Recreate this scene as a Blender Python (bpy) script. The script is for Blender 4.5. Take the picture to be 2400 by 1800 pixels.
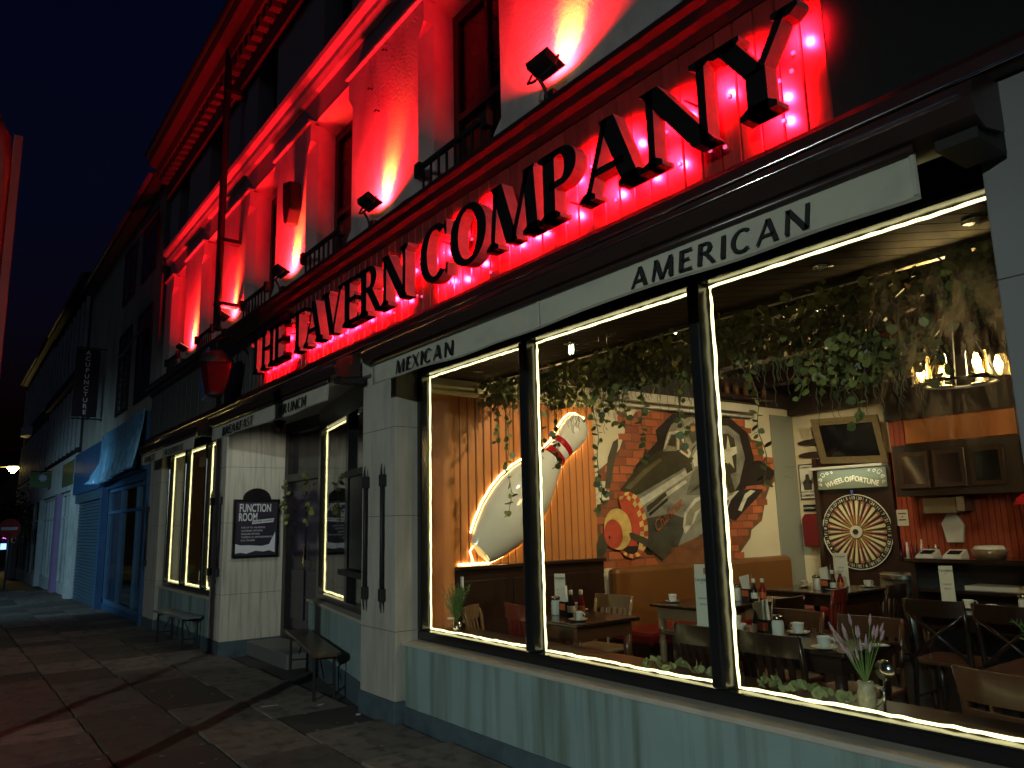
import bpy, bmesh, math, random
from mathutils import Vector, Matrix
random.seed(7)
R = math.radians
scene = bpy.context.scene
for o in list(bpy.data.objects): bpy.data.objects.remove(o)
col = scene.collection

# ---------------------------------------------------------------- camera
# facade runs along X (to the left of the picture = -X), +Y goes into the building, Z up; the camera stands at (0, 0, 1.55)
FPX = 1790.0
CAM = Vector((0.0, 0.0, 1.55))
_d1 = Vector((-140 - 1200, -(1255 - 900), -FPX))
_t = FPX * FPX / (355 - 1340 * .024)
_up = Vector((-.024 * _t, _t, -FPX)).normalized()
_ax = (-_d1).normalized()
_az = (_up - _up.dot(_ax) * _ax).normalized()
_ay = _az.cross(_ax)
CM = Matrix((_ax, _ay, _az))                      # camera axes -> world
cd = bpy.data.cameras.new('camera'); cam = bpy.data.objects.new('camera', cd); col.objects.link(cam)
cd.sensor_fit = 'HORIZONTAL'; cd.sensor_width = 36.0; cd.lens = 36.0 * FPX / 2400.0
cd.clip_start = .05; cd.clip_end = 600
cam.matrix_world = Matrix.Translation(CAM) @ CM.to_4x4()
scene.camera = cam

def pix(px, py, axis, val):
    """a picture point on the plane axis = val (0: x, 1: y, 2: z)"""
    r = CM @ Vector((px - 1200, -(py - 900), -FPX))
    return CAM + r * ((val - CAM[axis]) / r[axis])
def crop(ox, oy, w, W=2212.0): return lambda x, y: (ox + x * w / W, oy + y * w / W)

# ---------------------------------------------------------------- world, sky glow, exposure
w = bpy.data.worlds.new('World'); scene.world = w; w.use_nodes = True
nt = w.node_tree; bg = nt.nodes['Background']
sky = nt.nodes.new('ShaderNodeTexSky'); sky.sky_type = 'NISHITA'; sky.sun_disc = False
sky.sun_elevation = R(-3.0); sky.sun_rotation = R(135); sky.air_density = 1.2; sky.dust_density = 1.0; sky.ozone_density = 3.0
hs = nt.nodes.new('ShaderNodeHueSaturation'); hs.inputs['Saturation'].default_value = 1.15
nt.links.new(sky.outputs[0], hs.inputs['Color']); nt.links.new(hs.outputs[0], bg.inputs[0])
bg.inputs[1].default_value = SKY_STRENGTH = 0.16
sd = bpy.data.lights.new('night_glow', 'SUN'); sun = bpy.data.objects.new('night_glow', sd); col.objects.link(sun)
sd.energy = .02; sd.angle = R(25); sd.color = (.92, .95, 1.0)
sun.rotation_euler = Vector((-.35, .75, -.55)).to_track_quat('-Z', 'Y').to_euler()
vs = scene.view_settings; vs.view_transform = 'Standard'; vs.look = 'None'; vs.exposure = 0.0; vs.gamma = 1.0; vs.use_curve_mapping = False
cy = scene.cycles
cy.use_denoising = True; cy.denoiser = 'OPENIMAGEDENOISE'; cy.denoising_input_passes = 'RGB_ALBEDO_NORMAL'
cy.max_bounces = 6; cy.diffuse_bounces = 3; cy.glossy_bounces = 3; cy.transmission_bounces = 4; cy.transparent_max_bounces = 12
cy.sample_clamp_indirect = 6.0; cy.sample_clamp_direct = 0; cy.caustics_reflective = False; cy.caustics_refractive = False
cy.use_light_tree = True

# ---------------------------------------------------------------- materials
MATS = {}
def _base(name):
    m = bpy.data.materials.new(name); m.use_nodes = True
    n = m.node_tree.nodes; l = m.node_tree.links
    return m, n, l, n['Principled BSDF']
def P(name, c, rough=.6, var=.18, nscale=5.0, bump=.15, bscale=70.0, metal=0.0, coat=0.0, spec=.5, island=0.0, objrand=0.0, dirt=None, dirt_amt=.5, dirt_scale=(2, 2, 2), trans=0.0):
    """procedural paint / stone / cloth: noise in the colour, in the gloss and in the relief"""
    if name in MATS: return MATS[name]
    m, n, l, b = _base(name)
    geo = n.new('ShaderNodeNewGeometry')
    no = n.new('ShaderNodeTexNoise'); no.inputs['Scale'].default_value = nscale; no.inputs['Detail'].default_value = 5
    l.new(geo.outputs['Position'], no.inputs['Vector'])
    mix = n.new('ShaderNodeMix'); mix.data_type = 'RGBA'
    lo = [x * (1 - var) for x in c]; hi = [min(1, x * (1 + var)) for x in c]
    mix.inputs[6].default_value = (*lo, 1); mix.inputs[7].default_value = (*hi, 1)
    l.new(no.outputs['Fac'], mix.inputs[0]); out = mix.outputs[2]
    if island or objrand:
        src = geo.outputs['Random Per Island'] if island else n.new('ShaderNodeObjectInfo').outputs['Random']
        a = island or objrand
        mr = n.new('ShaderNodeMapRange'); mr.inputs[3].default_value = 1 - a; mr.inputs[4].default_value = 1 + a
        l.new(src, mr.inputs[0])
        mm = n.new('ShaderNodeMix'); mm.data_type = 'RGBA'; mm.blend_type = 'MULTIPLY'; mm.inputs[0].default_value = 1
        l.new(out, mm.inputs[6]); l.new(mr.outputs[0], mm.inputs[7]); out = mm.outputs[2]
    if dirt:
        mp = n.new('ShaderNodeMapping'); mp.inputs['Scale'].default_value = dirt_scale
        l.new(geo.outputs['Position'], mp.inputs[0])
        dn = n.new('ShaderNodeTexNoise'); dn.inputs['Scale'].default_value = 1; dn.inputs['Detail'].default_value = 6; dn.inputs['Roughness'].default_value = .6
        l.new(mp.outputs[0], dn.inputs['Vector'])
        rp = n.new('ShaderNodeMapRange'); rp.inputs[1].default_value = .48; rp.inputs[2].default_value = .66; rp.inputs[4].default_value = dirt_amt
        l.new(dn.outputs['Fac'], rp.inputs[0])
        m2 = n.new('ShaderNodeMix'); m2.data_type = 'RGBA'; m2.inputs[7].default_value = (*dirt, 1)
        l.new(rp.outputs[0], m2.inputs[0]); l.new(out, m2.inputs[6]); out = m2.outputs[2]
    l.new(out, b.inputs['Base Color'])
    rr = n.new('ShaderNodeMapRange'); rr.inputs[3].default_value = max(.02, rough - .08); rr.inputs[4].default_value = min(1, rough + .1)
    l.new(no.outputs['Fac'], rr.inputs[0]); l.new(rr.outputs[0], b.inputs['Roughness'])
    b.inputs['Metallic'].default_value = metal; b.inputs['Specular IOR Level'].default_value = spec
    b.inputs['Coat Weight'].default_value = coat; b.inputs['Coat Roughness'].default_value = .12
    if bump:
        bn = n.new('ShaderNodeTexNoise'); bn.inputs['Scale'].default_value = bscale; bn.inputs['Detail'].default_value = 4
        l.new(geo.outputs['Position'], bn.inputs['Vector'])
        bp = n.new('ShaderNodeBump'); bp.inputs['Strength'].default_value = bump; bp.inputs['Distance'].default_value = .01
        l.new(bn.outputs['Fac'], bp.inputs['Height']); l.new(bp.outputs[0], b.inputs['Normal'])
    MATS[name] = m
    return m
def WOOD(name, c, rough=.4, axis=2, coat=.2, var=.35, grain=60.0, objrand=.0):
    if name in MATS: return MATS[name]
    m, n, l, b = _base(name)
    geo = n.new('ShaderNodeNewGeometry'); mp = n.new('ShaderNodeMapping')
    s = [grain] * 3; s[axis] = 2.5; mp.inputs['Scale'].default_value = s
    l.new(geo.outputs['Position'], mp.inputs[0])
    no = n.new('ShaderNodeTexNoise'); no.inputs['Scale'].default_value = 1; no.inputs['Detail'].default_value = 5; no.inputs['Distortion'].default_value = .4
    l.new(mp.outputs[0], no.inputs['Vector'])
    mix = n.new('ShaderNodeMix'); mix.data_type = 'RGBA'
    mix.inputs[6].default_value = (*[x * (1 - var) for x in c], 1); mix.inputs[7].default_value = (*[min(1, x * (1 + var)) for x in c], 1)
    l.new(no.outputs['Fac'], mix.inputs[0]); out = mix.outputs[2]
    if objrand:
        mr = n.new('ShaderNodeMapRange'); mr.inputs[3].default_value = 1 - objrand; mr.inputs[4].default_value = 1 + objrand
        l.new(n.new('ShaderNodeObjectInfo').outputs['Random'], mr.inputs[0])
        mm = n.new('ShaderNodeMix'); mm.data_type = 'RGBA'; mm.blend_type = 'MULTIPLY'; mm.inputs[0].default_value = 1
        l.new(out, mm.inputs[6]); l.new(mr.outputs[0], mm.inputs[7]); out = mm.outputs[2]
    l.new(out, b.inputs['Base Color']); b.inputs['Roughness'].default_value = rough
    b.inputs['Coat Weight'].default_value = coat; b.inputs['Coat Roughness'].default_value = .15
    bp = n.new('ShaderNodeBump'); bp.inputs['Strength'].default_value = .12; bp.inputs['Distance'].default_value = .004
    l.new(no.outputs['Fac'], bp.inputs['Height']); l.new(bp.outputs[0], b.inputs['Normal'])
    MATS[name] = m
    return m
def EM(name, c, s):
    if name in MATS: return MATS[name]
    m, n, l, b = _base(name)
    b.inputs['Base Color'].default_value = (*[x * .5 for x in c], 1)
    b.inputs['Emission Color'].default_value = (*c, 1); b.inputs['Emission Strength'].default_value = s
    MATS[name] = m
    return m
def GLASS(name, tint=(.93, .97, .95), smear=0.0, smear_scale=(3, 3, 1.2), ior=1.45, center=None, rad=1.0, rough=.015):
    """window pane: clear transmission, Fresnel reflection, and a greasy film that catches light"""
    if name in MATS: return MATS[name]
    m, n, l, b = _base(name); n.remove(b); out = n['Material Output']
    tr = n.new('ShaderNodeBsdfTransparent'); tr.inputs[0].default_value = (*tint, 1)
    gl = n.new('ShaderNodeBsdfGlossy'); gl.inputs['Roughness'].default_value = rough
    lw = n.new('ShaderNodeLayerWeight'); pw = n.new('ShaderNodeMath'); pw.operation = 'POWER'; pw.inputs[1].default_value = 5
    l.new(lw.outputs['Facing'], pw.inputs[0])
    fr = n.new('ShaderNodeMapRange'); f0 = ((ior - 1) / (ior + 1)) ** 2; fr.inputs[3].default_value = f0; fr.inputs[4].default_value = 1.0
    l.new(pw.outputs[0], fr.inputs[0])
    mx = n.new('ShaderNodeMixShader')
    l.new(fr.outputs[0], mx.inputs[0]); l.new(tr.outputs[0], mx.inputs[1]); l.new(gl.outputs[0], mx.inputs[2])
    last = mx.outputs[0]
    if smear:
        geo = n.new('ShaderNodeNewGeometry'); mp = n.new('ShaderNodeMapping'); mp.inputs['Scale'].default_value = smear_scale
        mp.inputs['Rotation'].default_value = (0, R(24), 0)
        l.new(geo.outputs['Position'], mp.inputs[0])
        no = n.new('ShaderNodeTexNoise'); no.inputs['Scale'].default_value = 1; no.inputs['Detail'].default_value = 9; no.inputs['Distortion'].default_value = 1.6; no.inputs['Roughness'].default_value = .65
        l.new(mp.outputs[0], no.inputs['Vector'])
        rp = n.new('ShaderNodeMapRange'); rp.inputs[1].default_value = .45; rp.inputs[2].default_value = .8; rp.inputs[4].default_value = smear
        l.new(no.outputs['Fac'], rp.inputs[0]); fac = rp.outputs[0]
        if center:
            vd = n.new('ShaderNodeVectorMath'); vd.operation = 'DISTANCE'; vd.inputs[1].default_value = center
            l.new(geo.outputs['Position'], vd.inputs[0])
            fl = n.new('ShaderNodeMapRange'); fl.inputs[1].default_value = rad * .15; fl.inputs[2].default_value = rad; fl.inputs[3].default_value = 1; fl.inputs[4].default_value = 0
            l.new(vd.outputs['Value'], fl.inputs[0])
            mu = n.new('ShaderNodeMath'); mu.operation = 'MULTIPLY'; l.new(fac, mu.inputs[0]); l.new(fl.outputs[0], mu.inputs[1]); fac = mu.outputs[0]
        df = n.new('ShaderNodeBsdfTranslucent'); df.inputs[0].default_value = (.9, .9, .85, 1)
        m3 = n.new('ShaderNodeMixShader'); l.new(fac, m3.inputs[0]); l.new(last, m3.inputs[1]); l.new(df.outputs[0], m3.inputs[2]); last = m3.outputs[0]
    l.new(last, out.inputs[0]); MATS[name] = m
    return m

# ---------------------------------------------------------------- mesh helpers
WL = {}                                           # world position of every thing's origin
class MB:
    def __init__(s): s.v = []; s.f = []; s.m = []
    def add(s, vs, fs, mi=0):
        k = len(s.v); s.v += [tuple(p) for p in vs]; s.f += [tuple(i + k for i in f) for f in fs]; s.m += [mi] * len(fs); return s
    def box(s, x0, x1, y0, y1, z0, z1, mi=0):
        return s.add([(x0, y0, z0), (x1, y0, z0), (x1, y1, z0), (x0, y1, z0), (x0, y0, z1), (x1, y0, z1), (x1, y1, z1), (x0, y1, z1)],
                     [(0, 3, 2, 1), (4, 5, 6, 7), (0, 1, 5, 4), (1, 2, 6, 5), (2, 3, 7, 6), (3, 0, 4, 7)], mi)
    def prism(s, pts, axis, a0, a1, mi=0, side=None):
        """pts: polygon; axis 0 -> (y,z), 1 -> (x,z), 2 -> (x,y); extruded from a0 to a1"""
        def q(p, a): return (a, p[0], p[1]) if axis == 0 else (p[0], a, p[1]) if axis == 1 else (p[0], p[1], a)
        n = len(pts); k = len(s.v)
        s.v += [q(p, a0) for p in pts] + [q(p, a1) for p in pts]
        s.f += [tuple(k + i for i in range(n)), tuple(k + n + i for i in reversed(range(n)))]; s.m += [mi, mi]
        for i in range(n):
            j = (i + 1) % n; s.f.append((k + i, k + n + i, k + n + j, k + j)); s.m.append(mi if side is None else side)
        return s
    def flat(s, pts, axis, a, mi=0):
        def q(p): return (a, p[0], p[1]) if axis == 0 else (p[0], a, p[1]) if axis == 1 else (p[0], p[1], a)
        return s.add([q(p) for p in pts], [tuple(range(len(pts)))], mi)
    def loft(s, rings, caps=True, mi=0):
        n = len(rings[0]); k = len(s.v)
        for r in rings: s.v += [tuple(p) for p in r]
        for a in range(len(rings) - 1):
            for i in range(n):
                j = (i + 1) % n
                s.f.append((k + a * n + i, k + a * n + j, k + (a + 1) * n + j, k + (a + 1) * n + i)); s.m.append(mi)
        if caps:
            s.f.append(tuple(k + i for i in reversed(range(n)))); s.f.append(tuple(k + (len(rings) - 1) * n + i for i in range(n))); s.m += [mi, mi]
        return s
    def tube(s, path, r, n=8, closed=False, mi=0):
        path = [Vector(p) for p in path]; rings = []
        up = Vector((0, 0, 1))
        for i, p in enumerate(path):
            a = path[i - 1] if (i or closed) else p
            b = path[(i + 1) % len(path)] if (i < len(path) - 1 or closed) else p
            t = (b - a).normalized()
            u = t.cross(up if abs(t.z) < .95 else Vector((1, 0, 0))).normalized(); vv = u.cross(t)
            rr = r[i] if isinstance(r, (list, tuple)) else r
            rings.append([p + (u * math.cos(2 * math.pi * k / n) + vv * math.sin(2 * math.pi * k / n)) * rr for k in range(n)])
        if closed: rings.append(rings[0])
        return s.loft(rings, not closed, mi)
    def lathe(s, prof, c=(0, 0, 0), n=16, mi=0, caps=True):
        rings = [[(c[0] + r * math.cos(2 * math.pi * k / n), c[1] + r * math.sin(2 * math.pi * k / n), c[2] + z) for k in range(n)] for r, z in prof]
        return s.loft(rings, caps, mi)
    def build(s, name, mat, parent=None, smooth=False, local=False, bevel=0.0, origin=None, recalc=True):
        me = bpy.data.meshes.new(name)
        off = Vector((0, 0, 0))
        if parent is not None and not local: off = WL[parent.name]
        if parent is None:
            if origin is None:
                xs = [p[0] for p in s.v]; ys = [p[1] for p in s.v]; zs = [p[2] for p in s.v]
                origin = Vector(((min(xs) + max(xs)) / 2, (min(ys) + max(ys)) / 2, min(zs)))
            off = Vector(origin)
        me.from_pydata([(p[0] - off[0], p[1] - off[1], p[2] - off[2]) for p in s.v], [], s.f)
        for mt in (mat if isinstance(mat, (list, tuple)) else [mat]): me.materials.append(mt)
        for p, k in zip(me.polygons, s.m): p.material_index = k
        if recalc:
            bm = bmesh.new(); bm.from_mesh(me); bmesh.ops.recalc_face_normals(bm, faces=bm.faces); bm.to_mesh(me); bm.free()
        if smooth:
            for p in me.polygons: p.use_smooth = True
            if smooth == 'auto': me.set_sharp_from_angle(angle=R(38))
        o = bpy.data.objects.new(name, me); col.objects.link(o)
        if parent is None: o.location = off; WL[o.name] = off.copy()
        else: o.parent = parent; WL[o.name] = WL[parent.name].copy()
        if bevel:
            bv = o.modifiers.new('edge', 'BEVEL'); bv.width = bevel; bv.segments = 2; bv.limit_method = 'ANGLE'
        return o
def thing(name, label, cat, loc=(0, 0, 0), rotz=0.0, group=None):
    o = bpy.data.objects.new(name, None); o.empty_display_size = .1; col.objects.link(o); o.location = loc; o.rotation_euler = (0, 0, rotz)
    o['label'] = label; o['category'] = cat
    if group: o['group'] = group
    WL[o.name] = Vector(loc); return o
def tag(o, label, cat, group=None):
    o['label'] = label; o['category'] = cat
    if group: o['group'] = group
    return o
def struct(o): o['kind'] = 'structure'; return o
def inst(src, name, parent, loc, rot=(0, 0, 0), scl=(1, 1, 1), world=True):
    o = bpy.data.objects.new(name, src.data if hasattr(src, 'data') else src); col.objects.link(o)
    o.parent = parent
    o.location = (Vector(loc) - WL[parent.name]) if (parent is not None and world) else Vector(loc)
    o.rotation_euler = rot; o.scale = scl
    WL[o.name] = Vector(loc); return o
def meshdata(mb, name, mat, smooth=False):
    o = mb.build(name, mat, None, smooth, origin=(0, 0, 0)); me = o.data; bpy.data.objects.remove(o); return me
def dup(root, loc, rotz, label=None, group=None):
    r = root.copy(); col.objects.link(r); r.location = loc; r.rotation_euler = (0, 0, rotz); WL[r.name] = Vector(loc)
    if label: r['label'] = label
    if group: r['group'] = group
    for ch in root.children:
        c = ch.copy(); col.objects.link(c); c.parent = r
        for g in ch.children:
            d = g.copy(); col.objects.link(d); d.parent = c
    return r
_dg = None
def text(body, size, name, mat, parent, loc, rot=(R(90), 0, 0), shear=0.0, bold=0.0, align='CENTER', depth=.0006, sx=1.0, local=False, space=1.0):
    cu = bpy.data.curves.new('text', 'FONT'); cu.body = body; cu.size = size; cu.shear = shear; cu.offset = bold * size; cu.align_x = align; cu.align_y = 'CENTER'; cu.extrude = depth; cu.resolution_u = 3; cu.space_character = space
    t = bpy.data.objects.new('text', cu); col.objects.link(t)
    bpy.context.view_layer.update()
    me = bpy.data.meshes.new_from_object(t.evaluated_get(bpy.context.evaluated_depsgraph_get()))
    bpy.data.objects.remove(t); bpy.data.curves.remove(cu)
    me.materials.clear(); me.materials.append(mat)
    o = bpy.data.objects.new(name, me); col.objects.link(o)
    if parent is not None:
        o.parent = parent; o.location = Vector(loc) if local else Vector(loc) - WL[parent.name]; WL[o.name] = WL[parent.name]
    else: o.location = loc
    o.rotation_euler = rot; o.scale = (sx, 1, 1)
    return o
def light(kind, name, loc, color, energy, parent=None, target=None, **kw):
    ld = bpy.data.lights.new(name, kind); ld.color = color; ld.energy = energy
    for k, v in kw.items(): setattr(ld, k, v)
    o = bpy.data.objects.new(name, ld); col.objects.link(o)
    o.location = Vector(loc) - (WL[parent.name] if parent is not None else Vector())
    if parent is not None: o.parent = parent
    if target is not None: o.rotation_euler = (Vector(target) - Vector(loc)).to_track_quat('-Z', 'Y').to_euler()
    return o
def inpoly(x, y, pts):
    c = False; j = len(pts) - 1
    for i in range(len(pts)):
        if (pts[i][1] > y) != (pts[j][1] > y) and x < (pts[j][0] - pts[i][0]) * (y - pts[i][1]) / (pts[j][1] - pts[i][1]) + pts[i][0]: c = not c
        j = i
    return c
def ell(cx, cy, rx, ry, n=20, a=0.0):
    ca, sa = math.cos(a), math.sin(a)
    return [(cx + rx * math.cos(2 * math.pi * k / n) * ca - ry * math.sin(2 * math.pi * k / n) * sa, cy + rx * math.cos(2 * math.pi * k / n) * sa + ry * math.sin(2 * math.pi * k / n) * ca) for k in range(n)]
GZ = lambda x: .012 * (x + 5.5)                    # the pavement falls gently to the left
# ================================================================ ground
m_slab = P('paving stone', (.15, .125, .105), .75, .3, 9, .35, 160, objrand=.6, dirt=(.045, .04, .035), dirt_amt=.7, dirt_scale=(7, 7, 7))
m_asph = P('asphalt', (.05, .05, .052), .85, .25, 30, .4, 260)
m_bed = P('joint mortar', (.045, .042, .038), .9, .2, 20, .3, 200)
def sheet(name, x0, x1, y0, y1, dz, mat, n=24):
    mb = MB(); xs = [x0 + (x1 - x0) * i / n for i in range(n + 1)]
    vs = [(x, y0, GZ(x) + dz) for x in xs] + [(x, y1, GZ(x) + dz) for x in xs]
    mb.add(vs, [(i, i + 1, n + 2 + i, n + 1 + i) for i in range(n)])
    return struct(mb.build(name, mat, None, origin=(0, 0, 0)))
sheet('ground', -260, 140, -160, 160, -.19, m_asph)
sheet('road', -200, 60, -9.6, -1.3, -.13, m_asph)
pav = sheet('pavement', -200, 60, -1.15, 14, -.03, m_bed, 40)
kerb = MB(); kerb.add([(-200, -1.3, GZ(-200) - .15), (-200, -1.15, GZ(-200) - .15), (-200, -1.15, GZ(-200)), (-200, -1.3, GZ(-200)),
                       (60, -1.3, GZ(60) - .15), (60, -1.15, GZ(60) - .15), (60, -1.15, GZ(60)), (60, -1.3, GZ(60))],
                      [(0, 3, 2, 1), (4, 5, 6, 7), (0, 1, 5, 4), (1, 2, 6, 5), (2, 3, 7, 6), (3, 0, 4, 7)])
struct(kerb.build('kerb', P('kerb stone', (.2, .19, .18), .8), None, origin=(0, 0, 0)))
slab = meshdata(MB().loft([[(-.5, -.5, -.5), (.5, -.5, -.5), (.5, .5, -.5), (-.5, .5, -.5)], [(-.5, -.5, .42), (.5, -.5, .42), (.5, .5, .42), (-.5, .5, .42)],
                           [(-.492, -.492, .5), (.492, -.492, .5), (.492, .492, .5), (-.492, .492, .5)]]), 'paving_slab', m_slab)
gum = MB(); rg = random.Random(9)
for _ in range(420):
    gx, gy = rg.uniform(-13, -1.5), rg.uniform(-.6, 2.9); rr_ = rg.uniform(.008, .022)
    gum.add([(gx + rr_ * rg.uniform(.7, 1.2) * math.cos(k * math.pi / 4), gy + rr_ * rg.uniform(.7, 1.2) * math.sin(k * math.pi / 4), GZ(gx) + .0115) for k in range(8)], [tuple(range(8))])
gum = gum.build('gum_spots', P('trodden gum', (.22, .21, .19), .8, .3, 20, 0), None, recalc=False); gum['kind'] = 'stuff'; gum['label'] = 'grey spots of trodden gum scattered over the pavement slabs'; gum['category'] = 'gum'
rng = random.Random(3)
edges = [3.05, 2.36, 1.74, 1.08, .45, -.2, -1.14]
tilt = math.atan(-.012)
for r in range(len(edges) - 1):
    y1, y0 = edges[r], edges[r + 1]; x = 1.5 - rng.random() * .6
    while x > (-30 if r < 4 else -24):
        lx = rng.uniform(.62, 1.05); dz = rng.uniform(-.004, .004)
        inst(slab, 'paving_slab', pav, (x - lx / 2, (y0 + y1) / 2, GZ(x - lx / 2) - .02 + dz), (rng.uniform(-.004, .004), tilt * -1 + rng.uniform(-.004, .004), 0), (lx - .014, y1 - y0 - .014, .05))
        x -= lx

# ================================================================ tavern building
m_stone = P('pillar stone', (.41, .395, .34), .7, .12, 3.5, .25, 120, dirt=(.26, .25, .20), dirt_amt=.7, dirt_scale=(6, 6, .9))
m_wallpaint = P('teal grey wall paint', (.25, .35, .335), .55, .18, 3, .2, 120, dirt=(.13, .17, .14), dirt_amt=.9, dirt_scale=(7.0, 7.0, .3))
m_plinth = P('plinth paint', (.075, .11, .13), .5, .3, 9, .3, 90, dirt=(.04, .05, .06), dirt_amt=.7, dirt_scale=(6, 6, 6))
m_sill = P('stone sill', (.46, .42, .34), .5, .2, 8, .2, 100)
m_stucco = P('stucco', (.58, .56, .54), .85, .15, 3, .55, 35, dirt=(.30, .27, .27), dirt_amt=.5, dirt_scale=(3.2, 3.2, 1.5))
m_eave = P('dimmed eaves', (.055, .05, .05), .8, .2, 4, .2)  # eaves colour darkened in place of weaker floodlight up there
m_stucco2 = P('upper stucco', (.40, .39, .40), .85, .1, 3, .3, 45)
m_black = P('black gloss paint', (.012, .012, .013), .22, .2, 8, .04, 40)
m_blackm = P('black iron', (.013, .013, .014), .6, .3, 20, .1, 90)
m_dark = P('dark void', (.006, .006, .007), .9, .1, 3, 0)
m_pane_dark = P('dark window pane', (.006, .006, .008), .06, .1, 3, .02, 3)
m_frame = P('dark window frame', (.02, .018, .018), .4, .2, 8, .05)
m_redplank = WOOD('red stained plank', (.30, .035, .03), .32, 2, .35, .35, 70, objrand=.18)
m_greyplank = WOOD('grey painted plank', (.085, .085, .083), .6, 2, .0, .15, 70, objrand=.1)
m_trim = P('fascia trim', (.03, .008, .008), .45, .2, 8, .03)
m_slate = P('roof slate', (.05, .05, .055), .7, .3, 8, .2)

tav = thing('tavern_building', 'three storey stucco tavern building with red lit upper wall and stone shopfront', 'building', (-6.0, 3.0, GZ(-6)))
# ---- ground floor piers
m_rpier = P('dimmed pier stone', (.22, .23, .23), .75, .12, 3, .2, 90)  # pillar stone darkened to paint in the weaker light at the right end
def pier(name, x0, x1, y0, y1, ztop, mat=None):
    mb = MB(); g = GZ(x0) - .04
    mb.box(x0, x1, y0, y1, .22 + g, ztop)
    o = mb.build('pillar', mat or m_stone, tav, bevel=.006)
    MB().box(x0 - .012, x1 + .012, y0 - .012, y1, g, .22 + g).build('plinth', m_plinth, o, bevel=.005)
    for z in (.70, 1.62, 2.36):                                    # narrow stone joints
        MB().box(x0 - .001, x1 + .001, y0 - .0015, y1 - .004, z, z + .004).build('joint', m_bed, o)
    return o
pier('main', -6.33, -5.70, 3.0, 3.30, 3.08)
MB().box(-6.33, -5.951, 3.301, 3.96, -.1, 3.08).build('party_wall', m_dark, tav)
MB().box(-6.36, -5.64, 2.93, 3.02, 2.86, 3.0).build('capital', m_stone, tav, bevel=.01)
m_drip = P('streaked wall paint', (.60, .56, .46), .7, .14, 4, .3, 90, dirt=(.30, .285, .24), dirt_amt=.8, dirt_scale=(16, 16, .9))
pier('door', -11.05, -10.5, 3.0, 3.86, 3.08, m_drip)
pier('left', -15.22, -14.32, 3.0, 3.5, 3.08)
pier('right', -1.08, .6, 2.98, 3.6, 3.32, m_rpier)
# ---- low walls under the windows
def lowwall(x0, x1, y, ztop, sill0):
    g = GZ(x0) - .05
    o = MB().box(x0, x1, y, 3.6, .15 + g * .4, ztop).build('low_wall', m_wallpaint, tav)
    MB().box(x0, x1, y - .012, 3.5, g, .15 + g * .4).build('plinth', m_plinth, o)
    MB().box(x0, x1, y - .03, sill0, ztop, ztop + .03).build('sill', m_sill, o, bevel=.006)
    return o
lowwall(-5.70, -1.08, 3.09, .595, 3.30)
lowwall(-14.32, -11.05, 3.06, .595, 3.22)
# ---- shopfront window bays: frame, mullions, panes
m_glass1 = GLASS('shop window glass', smear=.006, smear_scale=(2, 2, 2))
m_glass3 = GLASS('smeared window glass', smear=.8, smear_scale=(12, 12, 4), center=(-1.36, 3.26, 2.27), rad=.50)
def bay(x0, x1, y, muls, z0=.625, z1=2.84, glasses=None):
    wn = MB(); fw = .07
    wn.box(x0, x1, y - .05, y + .05, z0, z0 + .075).box(x0, x1, y - .05, y + .05, z1 - .035, z1 + .13)
    wn.box(x0, x0 + fw, y - .05, y + .05, z0 + .075, z1 - .035).box(x1 - fw, x1, y - .05, y + .05, z0 + .075, z1 - .035)
    o = wn.build('shop_window', m_black, tav, bevel=.012)
    for a, b in muls: MB().box(a, b, y - .055, y + .055, z0 + .076, z1 - .036).build('mullion', m_black, o, bevel=.014)
    xs = [x0 + fw] + [v for ab in muls for v in ab] + [x1 - fw]
    for i in range(0, len(xs), 2):
        MB().box(xs[i] - .01, xs[i + 1] + .01, y + .010, y + .016, z0 + .07, z1 - .03).build('pane', (glasses or {}).get(i // 2, m_glass1), o)
    return o
BAYY = 3.25
bay(-5.70, -1.08, BAYY, [(-4.235, -4.145), (-2.685, -2.605)], glasses={2: m_glass3})
LBY = 3.16
bay(-14.32, -11.05, LBY, [(-13.20, -13.12), (-11.98, -11.90)])
# ---- splayed entrance window, door recess
sA, sB = Vector((-9.02, 3.60)), Vector((-6.33, 3.09))
def spl(t, off=0.0):
    d = (sB - sA); n = Vector((d.y, -d.x)).normalized()
    p = sA + d * t + n * off * -1
    return p
def splbox(mb, t0, t1, o0, o1, z0, z1):
    a, b, c, d = spl(t0, o0), spl(t1, o0), spl(t1, o1), spl(t0, o1)
    return mb.loft([[(p.x, p.y, z0) for p in (a, b, c, d)], [(p.x, p.y, z1) for p in (a, b, c, d)]])
g = GZ(-8)
lw = splbox(MB(), 0, 1, 0, .25, .2 + g, .68).build('low_wall', m_wallpaint, tav)
splbox(MB(), 0, 1, -.012, .2, g - .05, .2 + g).build('plinth', m_plinth, lw)
splbox(MB(), 0, 1, -.03, .3, .68, .71).build('sill', m_sill, lw, bevel=.005)
sw = MB(); splbox(sw, 0, 1, .08, .18, .71, .78); splbox(sw, 0, 1, .08, .18, 2.72, 2.98); splbox(sw, 0, .045, .08, .18, .78, 2.72); splbox(sw, .97, 1, .08, .18, .78, 2.72)
sw = sw.build('shop_window', m_black, tav)
splbox(MB(), .52, .56, .075, .185, .781, 2.719).build('mullion', m_black, sw)
splbox(MB(), .04, .525, .125, .131, .77, 2.73).build('pane', m_glass1, sw)
splbox(MB(), .555, .975, .125, .131, .77, 2.73).build('pane', m_glass1, sw)
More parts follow.
